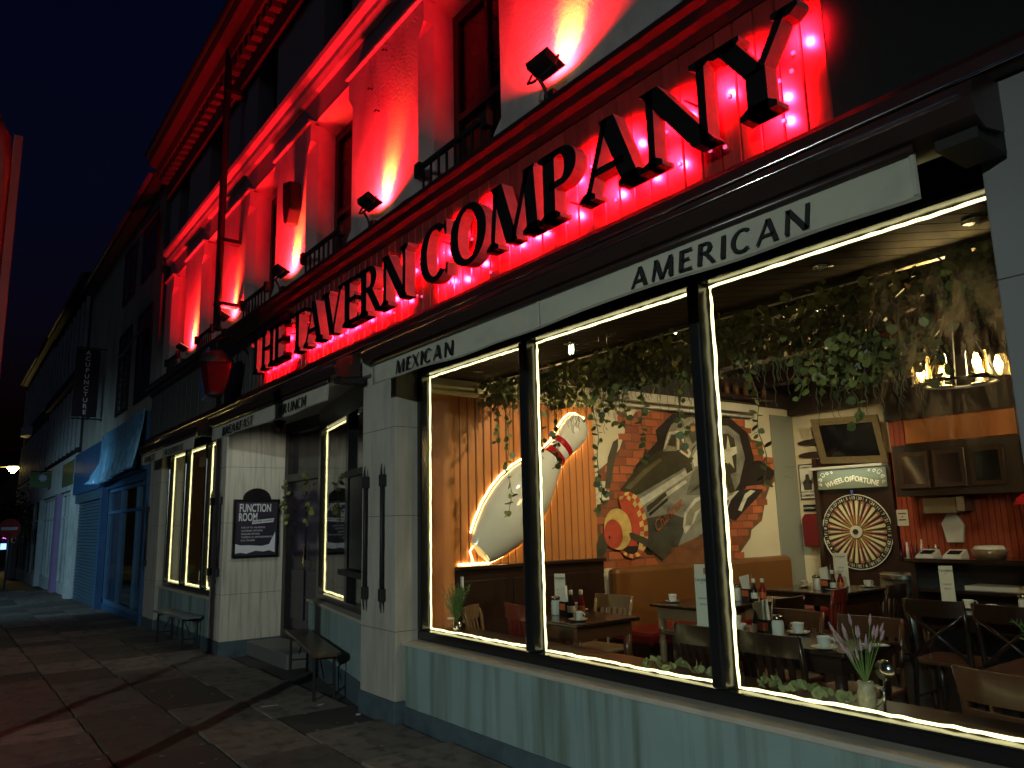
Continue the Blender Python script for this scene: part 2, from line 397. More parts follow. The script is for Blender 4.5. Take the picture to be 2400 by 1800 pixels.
# door at the back of the recess
dr = MB(); dr.box(-10.5, -9.02, 3.80, 3.9, .1, .22).box(-10.5, -10.38, 3.80, 3.9, .22, 2.98).box(-9.14, -9.02, 3.80, 3.9, .22, 2.98).box(-10.38, -9.14, 3.80, 3.9, 2.16, 2.26).box(-10.38, -9.14, 3.8, 3.9, 2.82, 2.98)
dr = dr.build('door_frame', m_frame, tav)
m_door = P('dark door paint', (.022, .018, .03), .25, .2, 8, .05)
do = MB().box(-10.38, -9.14, 3.86, 3.9, .22, 2.16).build('door', m_door, tav)
for x0, x1 in ((-10.28, -9.82), (-9.7, -9.24)):
    for z0, z1 in ((.36, 1.0), (1.12, 2.04)):
        MB().box(x0, x1, 3.845, 3.862, z0, z1).build('door_panel', P('door panel', (.02, .012, .03), .2, .2, 8, .05), do, bevel=.008)
MB().tube([(-9.76, 3.84, 1.0), (-9.76, 3.81, 1.04), (-9.76, 3.81, 1.3), (-9.76, 3.84, 1.34)], .01, 8).build('door_handle', P('brass', (.5, .35, .12), .25, .1, 8, 0, metal=1), do, True)
MB().box(-10.38, -9.14, 3.875, 3.882, 2.26, 2.82).build('transom_pane', m_pane_dark, tav)
MB().box(-10.5, -9.02, 3.35, 3.9, g - .05, .1).build('door_step', P('worn step stone', (.14, .14, .13), .6, .2, 8, .2), tav, bevel=.01)
MB().box(-10.5, -6.33, 3.02, 3.95, 2.98, 3.08).build('porch_soffit', P('soffit paint', (.42, .42, .42), .4, .1, 4, .05), tav)
# soffits above the other two bays, beam that carries the fascia
MB().box(-5.70, -1.08, 3.16, 3.24, 2.98, 3.2).build('bay_head', m_black, tav)
MB().box(-14.32, -11.05, 3.1, 3.3, 2.98, 3.2).build('bay_head', m_black, tav)
MB().box(-15.2, 1.4, 2.99, 3.35, 3.08, 4.0).build('fascia_beam', m_frame, tav)
# ---- fascia: planks, trims, cornice
fas = MB().box(-15.2, 1.4, 2.965, 2.988, 3.2, 3.96).build('fascia', m_frame, tav)
pl = {}
def planks(x0, x1, wd, mat, key):
    me = meshdata(MB().loft([[(-.5, .5, -.5), (.5, .5, -.5), (.5, .5, .5), (-.5, .5, .5)], [(-.5, -.2, -.5), (.5, -.2, -.5), (.5, -.2, .5), (-.5, -.2, .5)], [(-.46, -.5, -.5), (.46, -.5, -.5), (.46, -.5, .5), (-.46, -.5, .5)]]), 'plank', mat)
    n = round((x1 - x0) / wd); wd = (x1 - x0) / n
    for i in range(n):
        inst(me, 'plank', fas, (x0 + wd * (i + .5), 2.955 + rng.uniform(-.0015, .0015), 3.58), (0, 0, 0), (wd - .006, .022, .76))
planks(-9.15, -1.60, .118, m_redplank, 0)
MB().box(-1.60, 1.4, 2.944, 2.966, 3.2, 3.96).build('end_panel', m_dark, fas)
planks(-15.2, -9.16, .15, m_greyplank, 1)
MB().prism([(2.965, 3.1), (2.965, 3.2), (2.90, 3.2), (2.885, 3.17), (2.885, 3.12), (2.91, 3.1)], 0, -15.2, 1.4).build('fascia_bottom_trim', m_trim, tav)
MB().tube([(-15.2, 2.884, 3.115), (1.4, 2.884, 3.115)], .007, 8).build('trim_edge', P('polished metal edge', (.6, .58, .58), .15, .1, 8, 0, metal=1), tav, True)
MB().prism([(2.99, 3.96), (2.93, 3.96), (2.90, 4.0), (2.86, 4.02), (2.84, 4.07), (2.80, 4.09), (2.80, 4.13), (2.99, 4.15)], 0, -15.2, 1.4).build('fascia_cornice', m_trim, tav)
MB().tube([(-9.1 + i * .35, 2.84 + .012 * math.sin(i * 2.1), 4.145 + .01 * math.sin(i * 1.3)) for i in range(24)], .008, 6).build('cable', m_blackm, tav, True)
# ---- first floor: stucco panels between chamfered openings
OPEN = [(-14.20, -13.35), (-12.20, -11.30), (-9.93, -8.94), (-7.77, -6.75), (-5.21, -4.20), (-2.43, -1.40)]
xs = [-14.78] + [v for ab in OPEN for v in ab] + [1.4]
for i in range(0, len(xs), 2):
    xl, xr = xs[i], xs[i + 1]; c0 = 0 if i == 0 else .1; c1 = 0 if i == len(xs) - 2 else .1
    def ring(z, a, b): return [(xl, 3.36, z), (xl, 3.1, z), (xl + a, 3.0, z), (xr - b, 3.0, z), (xr, 3.1, z), (xr, 3.36, z)]
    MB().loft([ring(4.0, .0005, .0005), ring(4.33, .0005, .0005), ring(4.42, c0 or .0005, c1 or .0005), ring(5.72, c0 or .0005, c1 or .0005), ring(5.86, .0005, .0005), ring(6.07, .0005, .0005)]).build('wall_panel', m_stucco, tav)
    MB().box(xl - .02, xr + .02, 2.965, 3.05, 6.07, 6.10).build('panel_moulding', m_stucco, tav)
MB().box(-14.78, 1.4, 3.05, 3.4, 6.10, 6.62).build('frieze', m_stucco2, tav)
MB().prism([(3.05, 6.42), (3.0, 6.42), (2.97, 6.5), (2.97, 6.57), (2.91, 6.60), (2.90, 6.66), (3.05, 6.7)], 0, -14.8, 1.4).build('string_course', m_stucco, tav)
MB().box(-14.78, 1.4, 3.36, 3.9, 3.9, 4.0).build('floor_beam', m_dark, tav)
m_redpane = P('curtained pane', (.006, .004, .004), .25, .3, 6, .05)
for k, (a, b) in enumerate(OPEN):
    MB().prism([(3.05, 6.10), (3.36, 5.98), (3.36, 6.12), (3.05, 6.12)], 0, a - .004, b + .004).build('lintel', m_stucco, tav)
    wn = MB().box(a, b, 3.30, 3.36, 4.0, 4.1).box(a, a + .08, 3.30, 3.36, 4.1, 6.0).box(b - .08, b, 3.30, 3.36, 4.1, 6.0).box(a + .08, b - .08, 3.30, 3.36, 5.9, 6.0).build('window', m_frame, tav)
    MB().box(a + .08, b - .08, 3.29, 3.37, 4.95, 5.01).build('sash_rail', m_frame, wn)
    MB().box((a + b) / 2 - .02, (a + b) / 2 + .02, 3.31, 3.36, 4.1, 5.9).build('glazing_bar', m_frame, wn)
    for z0, z1 in ((4.1, 4.95), (5.01, 5.9)):
        MB().box(a + .08, b - .08, 3.335, 3.345, z0, z1).build('pane', m_redpane, wn)
    rl = MB().box(a + .02, b - .02, 2.93, 2.965, 4.44, 4.475).box(a - .03, a + .05, 2.92, 2.975, 4.38, 4.5).box(b - .05, b + .03, 2.92, 2.975, 4.38, 4.5).build('railing', m_blackm, tav)
    n = 8
    for i in range(n):
        x = a + .08 + (b - a - .16) * i / (n - 1)
        MB().box(x - .008, x + .008, 2.94, 2.956, 4.12, 4.44).build('baluster', m_blackm, rl)
# ---- second floor
W2 = [(-14.1, -13.4), (-12.1, -11.35), (-9.75, -8.98), (-7.44, -6.7), (-5.1, -4.3), (-2.4, -1.6)]
xs = [-14.78] + [v for ab in W2 for v in ab] + [1.4]
for i in range(0, len(xs), 2):
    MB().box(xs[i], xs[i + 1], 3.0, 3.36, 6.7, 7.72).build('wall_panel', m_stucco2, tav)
for a, b in W2:
    wn = MB().box(a, a + .06, 3.22, 3.28, 6.7, 7.72).box(b - .06, b, 3.22, 3.28, 6.7, 7.72).box(a + .06, b - .06, 3.22, 3.28, 7.18, 7.24).build('window', m_frame, tav)
    MB().box(a + .06, b - .06, 3.245, 3.255, 6.7, 7.72).build('pane', m_pane_dark, wn)
MB().box(-14.78, 1.4, 3.36, 9.8, 4.0, 8.2).build('storey_body', m_dark, tav)
# ---- eaves with dentils, gutter, roof
MB().box(-14.8, 1.4, 2.9, 3.4, 7.72, 7.98).build('eaves_band', m_eave, tav)
den = meshdata(MB().box(-.06, .06, -.07, .07, -.08, .08), 'dentil', m_eave)
x = -14.65
while x < -1.0:
    inst(den, 'dentil', tav, (x, 2.84, 8.06)); x += .24
MB().prism([(3.4, 7.98), (2.91, 7.98), (2.91, 8.14), (2.74, 8.16), (2.70, 8.3), (2.58, 8.36), (2.56, 8.46), (3.4, 8.5)], 0, -14.85, 1.4).build('eaves_cornice', m_eave, tav)
MB().tube([(-14.85, 2.55, 8.54), (1.4, 2.55, 8.54)], .06, 10).build('gutter', m_blackm, tav, True)
MB().prism([(2.62, 8.52), (2.62, 8.6), (6.2, 11.6), (6.2, 8.5)], 0, -14.85, 1.4).build('roof', m_slate, tav)
pp = MB().tube([(-10.30, 2.74, 8.45), (-10.30, 2.74, 6.9), (-10.30, 2.74, 4.16)], .05, 10).build('downpipe', m_blackm, tav, True)
for z in (7.6, 5.4, 4.5): MB().box(-10.37, -10.23, 2.70, 3.0, z, z + .05).build('pipe_clip', m_blackm, pp)
# stub pipe boot and small hooks on the panels
bb = MB().prism([(-8.26, 5.5), (-8.02, 5.44), (-8.0, 5.1), (-8.1, 4.94), (-8.2, 4.98), (-8.25, 5.2)], 1, 2.86, 3.0).build('rain_hopper', m_blackm, tav, bevel=.02)
for x, z in ((-6.2, 5.7), (-5.9, 5.95), (-6.05, 5.4)):
    MB().tube([(x, 3.0, z), (x, 2.96, z), (x, 2.95, z - .02)], .008, 6).build('wall_hook', m_blackm, tav)
# ================================================================ halo lit sign letters
def glyph(ch, serif=True):
    """stroke polygons of a capital, cap height 1; returns width, polygons, lamp spots"""
    TK, TN, SH = (.225, .10, .06) if serif else (.19, .10, 0)
    p = []; lamps = []
    def st(x0, y0, x1, y1, w): p.append([(x0 - w / 2, y0), (x0 + w / 2, y0), (x1 + w / 2, y1), (x1 - w / 2, y1)]); lamps.extend([(x0 + (x1 - x0) * t, y0 + (y1 - y0) * t) for t in (.22, .78)])
    def bar(x0, x1, y, h): p.append([(x0, y - h / 2), (x1, y - h / 2), (x1, y + h / 2), (x0, y + h / 2)])
    def foot(x, w, top=False, e=.09):
        if not serif: return
        y0, y1, y2 = (0, SH, SH + .06) if not top else (1, 1 - SH, 1 - SH - .06)
        q = [(x - w / 2 - e, y0), (x + w / 2 + e, y0), (x + w / 2 + e, y1), (x + w / 2, y2), (x - w / 2, y2), (x - w / 2 - e, y1)]
        p.append(q if not top else q[::-1])
    def tick(x, y, d, s):
        if serif: p.append([(x, y), (x + s * .075, y), (x + s * .035, y + d * .17), (x, y + d * .19)])
    def arc(cx, cy, rx, ry, ts, tt, a0, a1, n=18):
        for k in range(n):
            t0 = R(a0 + (a1 - a0) * k / n); t1 = R(a0 + (a1 - a0) * (k + 1) / n)
            o = [(cx + rx * math.cos(t), cy + ry * math.sin(t)) for t in (t0, t1)]
            i = [(cx + (rx - ts) * math.cos(t), cy + (ry - tt) * math.sin(t)) for t in (t0, t1)]
            p.append([o[0], o[1], i[1], i[0]])
            if k % 5 == 2: lamps.append(((o[0][0] + i[0][0]) / 2, (o[0][1] + i[0][1]) / 2))
    if ch == 'T':
        W = .82; st(.41, 0, .41, 1, TK); bar(0, W, 1 - TN / 2, TN); tick(0, 1, -1, 1); tick(W, 1, -1, -1); foot(.41, TK)
    elif ch == 'H':
        W = .92; st(.17, 0, .17, 1, TK); st(.75, 0, .75, 1, TK); bar(.17, .75, .52, TN)
        for x in (.17, .75): foot(x, TK); foot(x, TK, True)
    elif ch == 'E':
        W = .70; st(.17, 0, .17, 1, TK); bar(.17, .64, 1 - TN / 2, TN); bar(.17, .54, .53, TN); bar(.17, .68, TN / 2, TN)
        if serif: tick(.64, 1, -1, -1); tick(.68, 0, 1, -1.2); p.append([(.50, .43), (.54, .41), (.54, .65), (.50, .63)]); foot(.17, TK); foot(.17, TK, True)
    elif ch == 'A':
        W = .98; st(.10, 0, .46, 1, TN); st(.82, 0, .47, 1, TK * 1.1); bar(.22, .72, .33, TN); foot(.10, TN); foot(.82, TK)
    elif ch == 'V':
        W = .98; st(.47, 0, .13, 1, TK * 1.1); st(.50, 0, .86, 1, TN); foot(.13, TK, True); foot(.86, TN, True)
    elif ch == 'R':
        W = .86; st(.17, 0, .17, 1, TK); arc(.40, .74, .29, .26, TK, TN, 90, -90); bar(.17, .41, 1 - TN / 2, TN); bar(.17, .41, .48 + TN / 2, TN); st(.78, 0, .42, .5, TK); foot(.17, TK); foot(.17, TK, True)
        if serif: p.append([(.70, 0), (.95, 0), (.95, .04), (.82, .06)])
    elif ch == 'P':
        W = .74; st(.17, 0, .17, 1, TK); arc(.40, .72, .30, .28, TK, TN, 90, -90); bar(.17, .41, 1 - TN / 2, TN); bar(.17, .41, .44 + TN / 2, TN); foot(.17, TK); foot(.17, TK, True)
    elif ch == 'N':
        W = .98; st(.14, 0, .14, 1, TN if serif else TK * .8); st(.84, 0, .84, 1, TN if serif else TK * .8); st(.82, 0, .14, 1, TK * 1.15)
        if serif: foot(.14, TN); foot(.84, TN, True); p.append([(-.02, 1), (.2, 1), (.2, .94), (.05, .95)])
    elif ch == 'M':
        W = 1.16; st(.10, 0, .20, 1, TN); st(.55, .0, .22, 1, TK * 1.1); st(.57, .0, .92, 1, TN); st(1.0, 0, .93, 1, TK); foot(.10, TN); foot(1.0, TK)
        if serif: p.append([(.06, 1), (.28, 1), (.28, .94), (.12, .95)]); p.append([(.86, 1), (1.08, 1), (1.04, .95), (.9, .94)])
    elif ch == 'C':
        W = .88; arc(.47, .5, .46, .52, TK, TN, 48, 312)
        if serif: p.append([(.74, .92), (.83, .99), (.82, .70), (.77, .74)]); p.append([(.76, .10), (.84, .0), (.86, .22), (.80, .24)])
    elif ch == 'O': W = 1.0; arc(.5, .5, .48, .52, TK, TN, 0, 360, 28)
    elif ch == 'Y':
        W = .94; st(.47, 0, .47, .5, TK); st(.46, .46, .12, 1, TK); st(.50, .46, .82, 1, TN); foot(.47, TK); foot(.12, TK, True); foot(.82, TN, True)
    elif ch == 'I': W = .34; st(.17, 0, .17, 1, TK); foot(.17, TK); foot(.17, TK, True)
    elif ch == 'X': W = .92; st(.80, 0, .12, 1, TK * 1.1); st(.12, 0, .80, 1, TN); foot(.12, TN); foot(.8, TK)
    else: W = .4
    return W, p, lamps
m_face = P('letter face', (.008, .007, .007), .35, .2, 8, .02)
m_ret = P('letter return', (.72, .17, .20), .45, .4, 14, .05)  # pink glow of the diodes is put into the return colour
m_led = EM('red sign diode', (1.0, .12, .32), 1.2)
LEDC, LEDW = (1.0, .0035, .015), 170.0
sign = thing('halo_sign', 'row of black serif letters reading THE TAVERN COMPANY with red halo light', 'sign', (-5.2, 2.8, 3.3))
CAP = .43; ZB = 3.305; YF, YBK = 2.765, 2.855
dm = meshdata(MB().box(-.008, .008, -.005, .005, -.008, .008), 'led_module', m_led)
for wd, xa, xb in (('THE', -8.90, -7.76), ('TAVERN', -7.60, -5.06), ('COMPANY', -4.88, -1.62)):
    gl = [glyph(c) for c in wd]; gap = .02
    tot = sum(a[0] for a in gl) + gap * (len(wd) - 1); s = (xb - xa) / tot; x = xa
    for ch, (W, polys, lamps) in zip(wd, gl):
        mb = MB()
        for q in polys: mb.prism([(x + px * s, ZB + pz * CAP) for px, pz in q], 1, YF, YBK, 0, 1)
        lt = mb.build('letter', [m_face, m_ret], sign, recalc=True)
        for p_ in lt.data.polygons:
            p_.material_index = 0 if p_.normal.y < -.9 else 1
        pick = lamps if len(lamps) <= 4 else [lamps[int(i * (len(lamps) - 1) / 3.0)] for i in range(4)]
        for px, pz in pick:
            px = min(max(px, .06), W - .06)
            lp = (x + px * s, 2.872, ZB + pz * CAP)
            light('SPOT', 'sign_diode_light', lp, LEDC, LEDW, sign, (lp[0], 3.5, lp[2] - .06), spot_size=R(144), spot_blend=.7, shadow_soft_size=.02)
        for px, pz in lamps:                                        # the diodes themselves, on the plank face
            inst(dm, 'led_module', sign, (x + px * s + rng.uniform(-.05, .05), 2.938, ZB + pz * CAP - .035 + rng.uniform(-.03, .02)))
        for k in (.25, .75):                                        # stand-off pegs
            MB().tube([(x + W * s * .5, 2.845, ZB + CAP * k), (x + W * s * .5, 2.95, ZB + CAP * k)], .006, 6).build('standoff', m_blackm, sign)
        x += (W + gap) * s

# ================================================================ floodlights above the sign
m_lens = EM('floodlight lens', (1.0, .38, .10), 4.0)
FX = [(-3.40, 'nearest the top of the letters PANY'), (-5.91, 'above the letters OM'), (-8.18, 'above the letters VE'), (-10.40, 'beside the black downpipe'), (-12.60, 'farthest along the facade, past the downpipe')]
for fx, where in FX:
    t = thing('floodlight', 'small black floodlight shining red up the stucco, ' + where, 'floodlight', (fx, 2.84, 4.14), group='red floodlights above the sign')
    n = Vector((.0, .45, .89)).normalized(); u = Vector((1, 0, 0)); u = (u - n * u.dot(n)).normalized(); vv = n.cross(u)
    c = Vector((fx, 2.84, 4.40))
    def fb(hx, hy, z0, z1, ins=0.0):
        ring = lambda z, i: [c + u * a * (hx - i) + vv * b * (hy - i) + n * z for a, b in ((-1, -1), (1, -1), (1, 1), (-1, 1))]
        return MB().loft([ring(z0, ins), ring(z1, 0)])
    fb(.115, .085, -.04, .012, .022).build('housing', m_blackm, t, bevel=.006)
    fb(.10, .07, .012, .016).build('lens', m_lens, t)
    MB().tube([c - u * .135, c - u * .135 - n * .08, c - u * .05 - n * .12, c + u * .05 - n * .12, c + u * .135 - n * .08, c + u * .135], .009, 6).build('bracket', m_blackm, t)
    MB().tube([c - n * .12, Vector((fx + .02, 2.82, 4.22)), Vector((fx + .03, 2.84, 4.13))], .012, 6).build('arm', m_blackm, t)
    MB().box(fx - .02, fx + .07, 2.84, 2.93, 4.14, 4.21).build('junction_box', m_blackm, t)
    lp = c + n * .03
    light('AREA', 'red_flood_beam', lp, (1.0, .006, .013), 95.0, t, lp + n, shape='RECTANGLE', size=.2, size_y=.14, spread=R(155))
    light('SPOT', 'hot_centre_beam', lp + n * .01, (1.0, .62, .015), 48.0, t, Vector((fx + .06, 3.0, 4.62)), spot_size=R(66), spot_blend=1.0, shadow_soft_size=.05)

# ================================================================ awnings
m_val = P('awning canvas', (.42, .41, .33), .85, .12, 3, .25, 300, dirt=(.28, .28, .24), dirt_amt=.5, dirt_scale=(3, 3, 5))
m_print = P('black print', (.01, .01, .01), .7, .1, 5, 0)
m_cass = P('awning cassette', (.03, .018, .016), .3, .2, 8, .03)
def awning(x0, x1, label, words, seed, sh=.22):
    t = thing('awning', label, 'awning', ((x0 + x1) / 2, 2.75, 2.65))
    MB().prism([(2.90, 2.86), (2.74, 2.83), (2.67, 2.86), (2.65, 2.92), (2.68, 2.99), (2.78, 3.04), (2.90, 3.05)], 0, x0 - .12, x1 + .22).build('cassette', m_cass, t, True and 'auto')
    MB().tube([(x0 - .1, 2.652, 2.945), (x1 + .18, 2.652, 2.945)], .006, 8).build('cassette_lip', P('polished metal edge', (.6, .58, .58), .15, .1, 8, 0, metal=1), t, True)
    MB().tube([(x0, 2.69, 2.83), (x1, 2.69, 2.83)], .02, 10).build('front_rail', m_cass, t, True)
    r2 = random.Random(seed); ph = [r2.uniform(0, 6) for _ in range(4)]
    wob = lambda x: .006 * math.sin(x * 3.1 + ph[0]) + .004 * math.sin(x * 8.3 + ph[1])
    low = lambda x: .007 * math.sin(x * 2.3 + ph[2]) + .004 * math.sin(x * 5.9 + ph[3])
    nx, nz = int((x1 - x0) * 14), 8; mb = MB(); vs = []; fs = []
    for j in range(nz + 1):
        f = j / nz
        for i in range(nx + 1):
            x = x0 + (x1 - x0) * i / nx
            vs.append((x, 2.70 + wob(x) * f * 1.6 - .004, 2.818 - f * (.165 + low(x))))
    w_ = nx + 1
    for j in range(nz):
        for i in range(nx): fs.append((j * w_ + i, j * w_ + i + 1, (j + 1) * w_ + i + 1, (j + 1) * w_ + i))
    vo = mb.add(vs, fs).build('valance', m_val, t, True)
    so = vo.modifiers.new('thick', 'SOLIDIFY'); so.thickness = .003
    MB().tube([(x0 + (x1 - x0) * i / 60, 2.694 + wob(x0 + (x1 - x0) * i / 60) * 1.6, 2.818 - (.165 + low(x0 + (x1 - x0) * i / 60)) + .012) for i in range(61)], .004, 5).build('hem', m_val, t)
    for sm in [x0 + .01, (x0 + x1) / 2, x1 - .01]:
        MB().box(sm - .008, sm + .008, 2.688 + wob(sm) * .2, 2.692 + wob(sm) * .2, 2.66, 2.815).build('seam', m_val, t)
    for body, xa, xb, za, zb in words:
        gl = [glyph(c, False) for c in body]; tot = sum(a[0] for a in gl) + .12 * (len(body) - 1); s = (xb - xa) / tot; x = xa
        for (W, polys, _) in gl:
            mb = MB()
            for q in polys:
                yy = 2.681 + wob(x + W * s / 2) * 1.2
                mb.prism([(x + (a + b * sh * .5) * s, za + (zb - za) * b) for a, b in q], 1, yy - .003, yy)
            mb.build('printed_letter', m_print, t)
            x += (W + .12) * s
    MB().box(x1 + .06, x1 + .2, 2.72, 2.95, 2.80, 2.9).build('end_bracket', m_blackm, t)
    return t
# extra sans capitals for the other awnings
_g0 = glyph
def glyph(ch, serif=True):
    if serif or ch in 'THEAVRPNMCOYIX': return _g0(ch, serif)
    p = []; TK, TN = .19, .10
    st = lambda x0, y0, x1, y1, w: p.append([(x0 - w / 2, y0), (x0 + w / 2, y0), (x1 + w / 2, y1), (x1 - w / 2, y1)])
    bar = lambda x0, x1, y, h: p.append([(x0, y - h / 2), (x1, y - h / 2), (x1, y + h / 2), (x0, y + h / 2)])
    def arc(cx, cy, rx, ry, ts, tt, a0, a1, n=12):
        for k in range(n):
            t0 = R(a0 + (a1 - a0) * k / n); t1 = R(a0 + (a1 - a0) * (k + 1) / n)
            p.append([(cx + rx * math.cos(t0), cy + ry * math.sin(t0)), (cx + rx * math.cos(t1), cy + ry * math.sin(t1)), (cx + (rx - ts) * math.cos(t1), cy + (ry - tt) * math.sin(t1)), (cx + (rx - ts) * math.cos(t0), cy + (ry - tt) * math.sin(t0))])
    W = .74
    if ch == 'B':
        st(.12, 0, .12, 1, TK); arc(.36, .75, .26, .25, TK, TN, 90, -90); arc(.38, .27, .32, .27, TK, TN, 90, -90)
        for y in (.95, .52, .05): bar(.12, .38, y, TN)
    elif ch == 'K': st(.12, 0, .12, 1, TK); st(.30, .48, .66, 1, TN); st(.68, 0, .30, .56, TK)
    elif ch == 'F': W = .62; st(.12, 0, .12, 1, TK); bar(.12, .6, .95, TN); bar(.12, .52, .52, TN)
    elif ch == 'S': W = .64; arc(.32, .73, .28, .27, .15, TN, 40, 270); arc(.32, .27, .30, .27, .15, TN, 90, -140)
    elif ch == 'U': W = .84; st(.12, .3, .12, 1, TK); st(.72, .3, .72, 1, TN); arc(.425, .34, .40, .34, .16, TN, 180, 360)
    return W, p, []
awning(-5.53, -1.18, 'long grey canvas awning valance lettered MEXICAN and AMERICAN above the wide dining window', [('MEXICAN', -5.10, -4.28, 2.672, 2.772), ('AMERICAN', -2.60, -1.60, 2.678, 2.778)], 1)
awning(-10.08, -6.40, 'cream canvas awning valance lettered BREAKFAST and BRUNCH above the entrance', [('BREAKFAST', -9.66, -8.42, 2.676, 2.776), ('BRUNCH', -7.66, -6.90, 2.676, 2.776)], 2)
awning(-14.42, -10.98, 'short canvas awning valance lettered BARBECUE and SMOKEHOUSE above the far tavern window', [('BARBECUE', -14.15, -13.3, 2.676, 2.772), ('SMOKEHOUSE', -12.75, -11.55, 2.676, 2.772)], 3)

# ================================================================ light strips round the panes
m_strip = EM('warm diode strip', (1.0, .84, .40), 3.4)
def strip(name, loops, label, r=.008):
    o = None
    r3 = random.Random(5)
    t = thing(name, label, 'light strip', loops[0][0])
    for lp in loops:
        pts = []
        for a, b in zip(lp, lp[1:]):
            a, b = Vector(a), Vector(b); n = max(2, int((b - a).length / .05))
            for k in range(n): pts.append(a + (b - a) * k / n + Vector((r3.uniform(-1, 1), 0, r3.uniform(-1, 1))) * .0034)
        pts.append(Vector(lp[-1]))
        MB().tube(pts, [r * r3.uniform(.8, 1.15) for _ in pts], 6).build('diode_tube', m_strip, t)
    return t
ys = BAYY + .034; z0, z1 = .712, 2.79
strip('light_strip', [[(-4.24, ys, z0), (-5.615, ys, z0), (-5.615, ys, z1), (-4.24, ys, z1)]], 'warm diode strip round the left pane beside the stone pillar')
strip('light_strip', [[(-2.70, ys, z0), (-4.125, ys, z0), (-4.125, ys, z1), (-2.70, ys, z1)]], 'warm diode strip round the middle pane of the wide window')
strip('light_strip', [[(-1.10, ys, z0), (-2.585, ys, z0), (-2.585, ys, z1), (-1.16, ys, z1)]], 'warm diode strip round the right pane of the wide window')
ys = LBY + .034
for k, (a, b, lab) in enumerate(((-14.23, -13.22, 'left'), (-13.10, -12.0, 'middle'), (-11.88, -11.12, 'right'))):
    strip('light_strip', [[(b, ys, z0), (a, ys, z0), (a, ys, z1), (b, ys, z1)]], 'warm diode strip round the %s pane of the far tavern window' % lab, .0115)
a0, a1 = spl(.055, .15), spl(.50, .15)
strip('light_strip', [[(a1.x, a1.y, .80), (a0.x, a0.y, .80), (a0.x, a0.y, 2.70), (a1.x, a1.y, 2.70)]], 'warm diode strip round the slanted entrance window', .011)

# ================================================================ iron bars on the pillars
def bar(x, y, lab):
    t = thing('pillar_bar', 'black iron locking bar with hooked ends, ' + lab, 'iron bar', (x, y, .92), group='iron bars on the pillars')
    MB().tube([(x, y - .035, .98), (x, y - .035, 1.92)], .016, 8).build('rod', m_blackm, t, True)
    for z, s in ((.98, -1), (1.92, 1)):
        MB().box(x - .022, x + .022, y - .055, y, z - .05, z + .05).build('clamp', m_blackm, t, bevel=.005)
        MB().tube([(x + .012, y - .045, z + s * .04), (x + .02, y - .05, z + s * .09), (x + .02, y - .045, z + s * .14)], [.012, .01, .004], 6).build('hook', m_blackm, t, True)
bar(-6.20, 3.0, 'left one on the pillar beside the wide window')
bar(-5.88, 3.0, 'right one on the pillar beside the wide window')
bar(-10.62, 3.0, 'near the corner of the poster wall')
bar(-10.98, 3.0, 'on the poster pillar, close to the far window')
bar(-15.12, 3.0, 'on the far pillar beside the blue shopfront')

# ================================================================ benches
m_btop = WOOD('bench wood', (.10, .055, .03), .32, 0, .3, .4, 40)
m_btop2 = P('grey bench top', (.16, .20, .22), .3, .2, 5, .08)
def bench(label, c, ang, L, wd, h, mt):
    t = thing('bench', label, 'bench', (c[0], c[1], GZ(c[0])), ang)
    mb = MB()
    pts = [(-L / 2, -wd / 2), (L / 2 - .08, -wd / 2), (L / 2, -wd / 2 + .05), (L / 2, wd / 2 - .05), (L / 2 - .08, wd / 2), (-L / 2, wd / 2)]
    mb.prism(pts, 2, h - .03, h).build('seat', mt, t, local=True, bevel=.006)
    for s in (-1, 1):
        x = s * (L / 2 - .18)
        for q in (-1, 1):
            MB().tube([(x, q * (wd / 2 - .04), h - .03), (x + s * .02, q * (wd / 2 - .04), .0)], .014, 6).build('leg', m_blackm, t, local=True)
        MB().tube([(x, -wd / 2 + .04, h - .06), (x, wd / 2 - .04, h - .06)], .012, 6).build('leg_frame', m_blackm, t, local=True)
        MB().tube([(x, -wd / 2 + .04, .14), (x, wd / 2 - .04, .14)], .009, 6).build('stretcher', m_blackm, t, local=True)
        MB().tube([(x - s * .3, 0, h - .04), (x, 0, .2)], .008, 6).build('brace', m_blackm, t, local=True)
    return t
d_ = Vector((-6.83, 2.93)) - Vector((-8.70, 3.36))
bench('trestle bench with worn wood top standing in front of the slanted entrance window', (-7.76, 3.13), math.atan2(d_.y, d_.x), 1.92, .26, .44, m_btop)
bench('grey topped folding bench on thin black legs under the far tavern window', (-12.1, 2.86), math.atan2(.10, 1.4), 1.46, .28, .45, m_btop2)

# ================================================================ poster board on the recess wall
pb = thing('poster_board', 'arched black poster board advertising FUNCTION ROOM on the pale recess wall', 'poster', (-10.49, 3.42, 1.17))
arch = [(3.11, 1.16), (3.73, 1.16), (3.73, 1.93)] + [(3.42 + .19 * math.cos(R(a)), 1.93 + .15 * math.sin(R(a))) for a in range(0, 181, 15)] + [(3.11, 1.93)]
MB().prism(arch, 0, -10.50, -10.475).build('backboard', m_black, pb, bevel=.004)
fr = MB()
for a in ((3.11, 3.14, 1.16, 1.93), (3.70, 3.73, 1.16, 1.93), (3.14, 3.70, 1.16, 1.19), (3.14, 3.70, 1.90, 1.93)): fr.box(-10.475, -10.46, *a)
fr.build('frame', m_black, pb)
m_ink = P('poster ink', (.035, .03, .05), .4, .15, 6, .02); m_wht = P('poster white', (.75, .77, .80), .5, .05, 6, .02)
MB().flat([(3.14, 1.19), (3.70, 1.19), (3.70, 1.90), (3.14, 1.90)], 0, -10.473).build('poster_sheet', m_ink, pb)
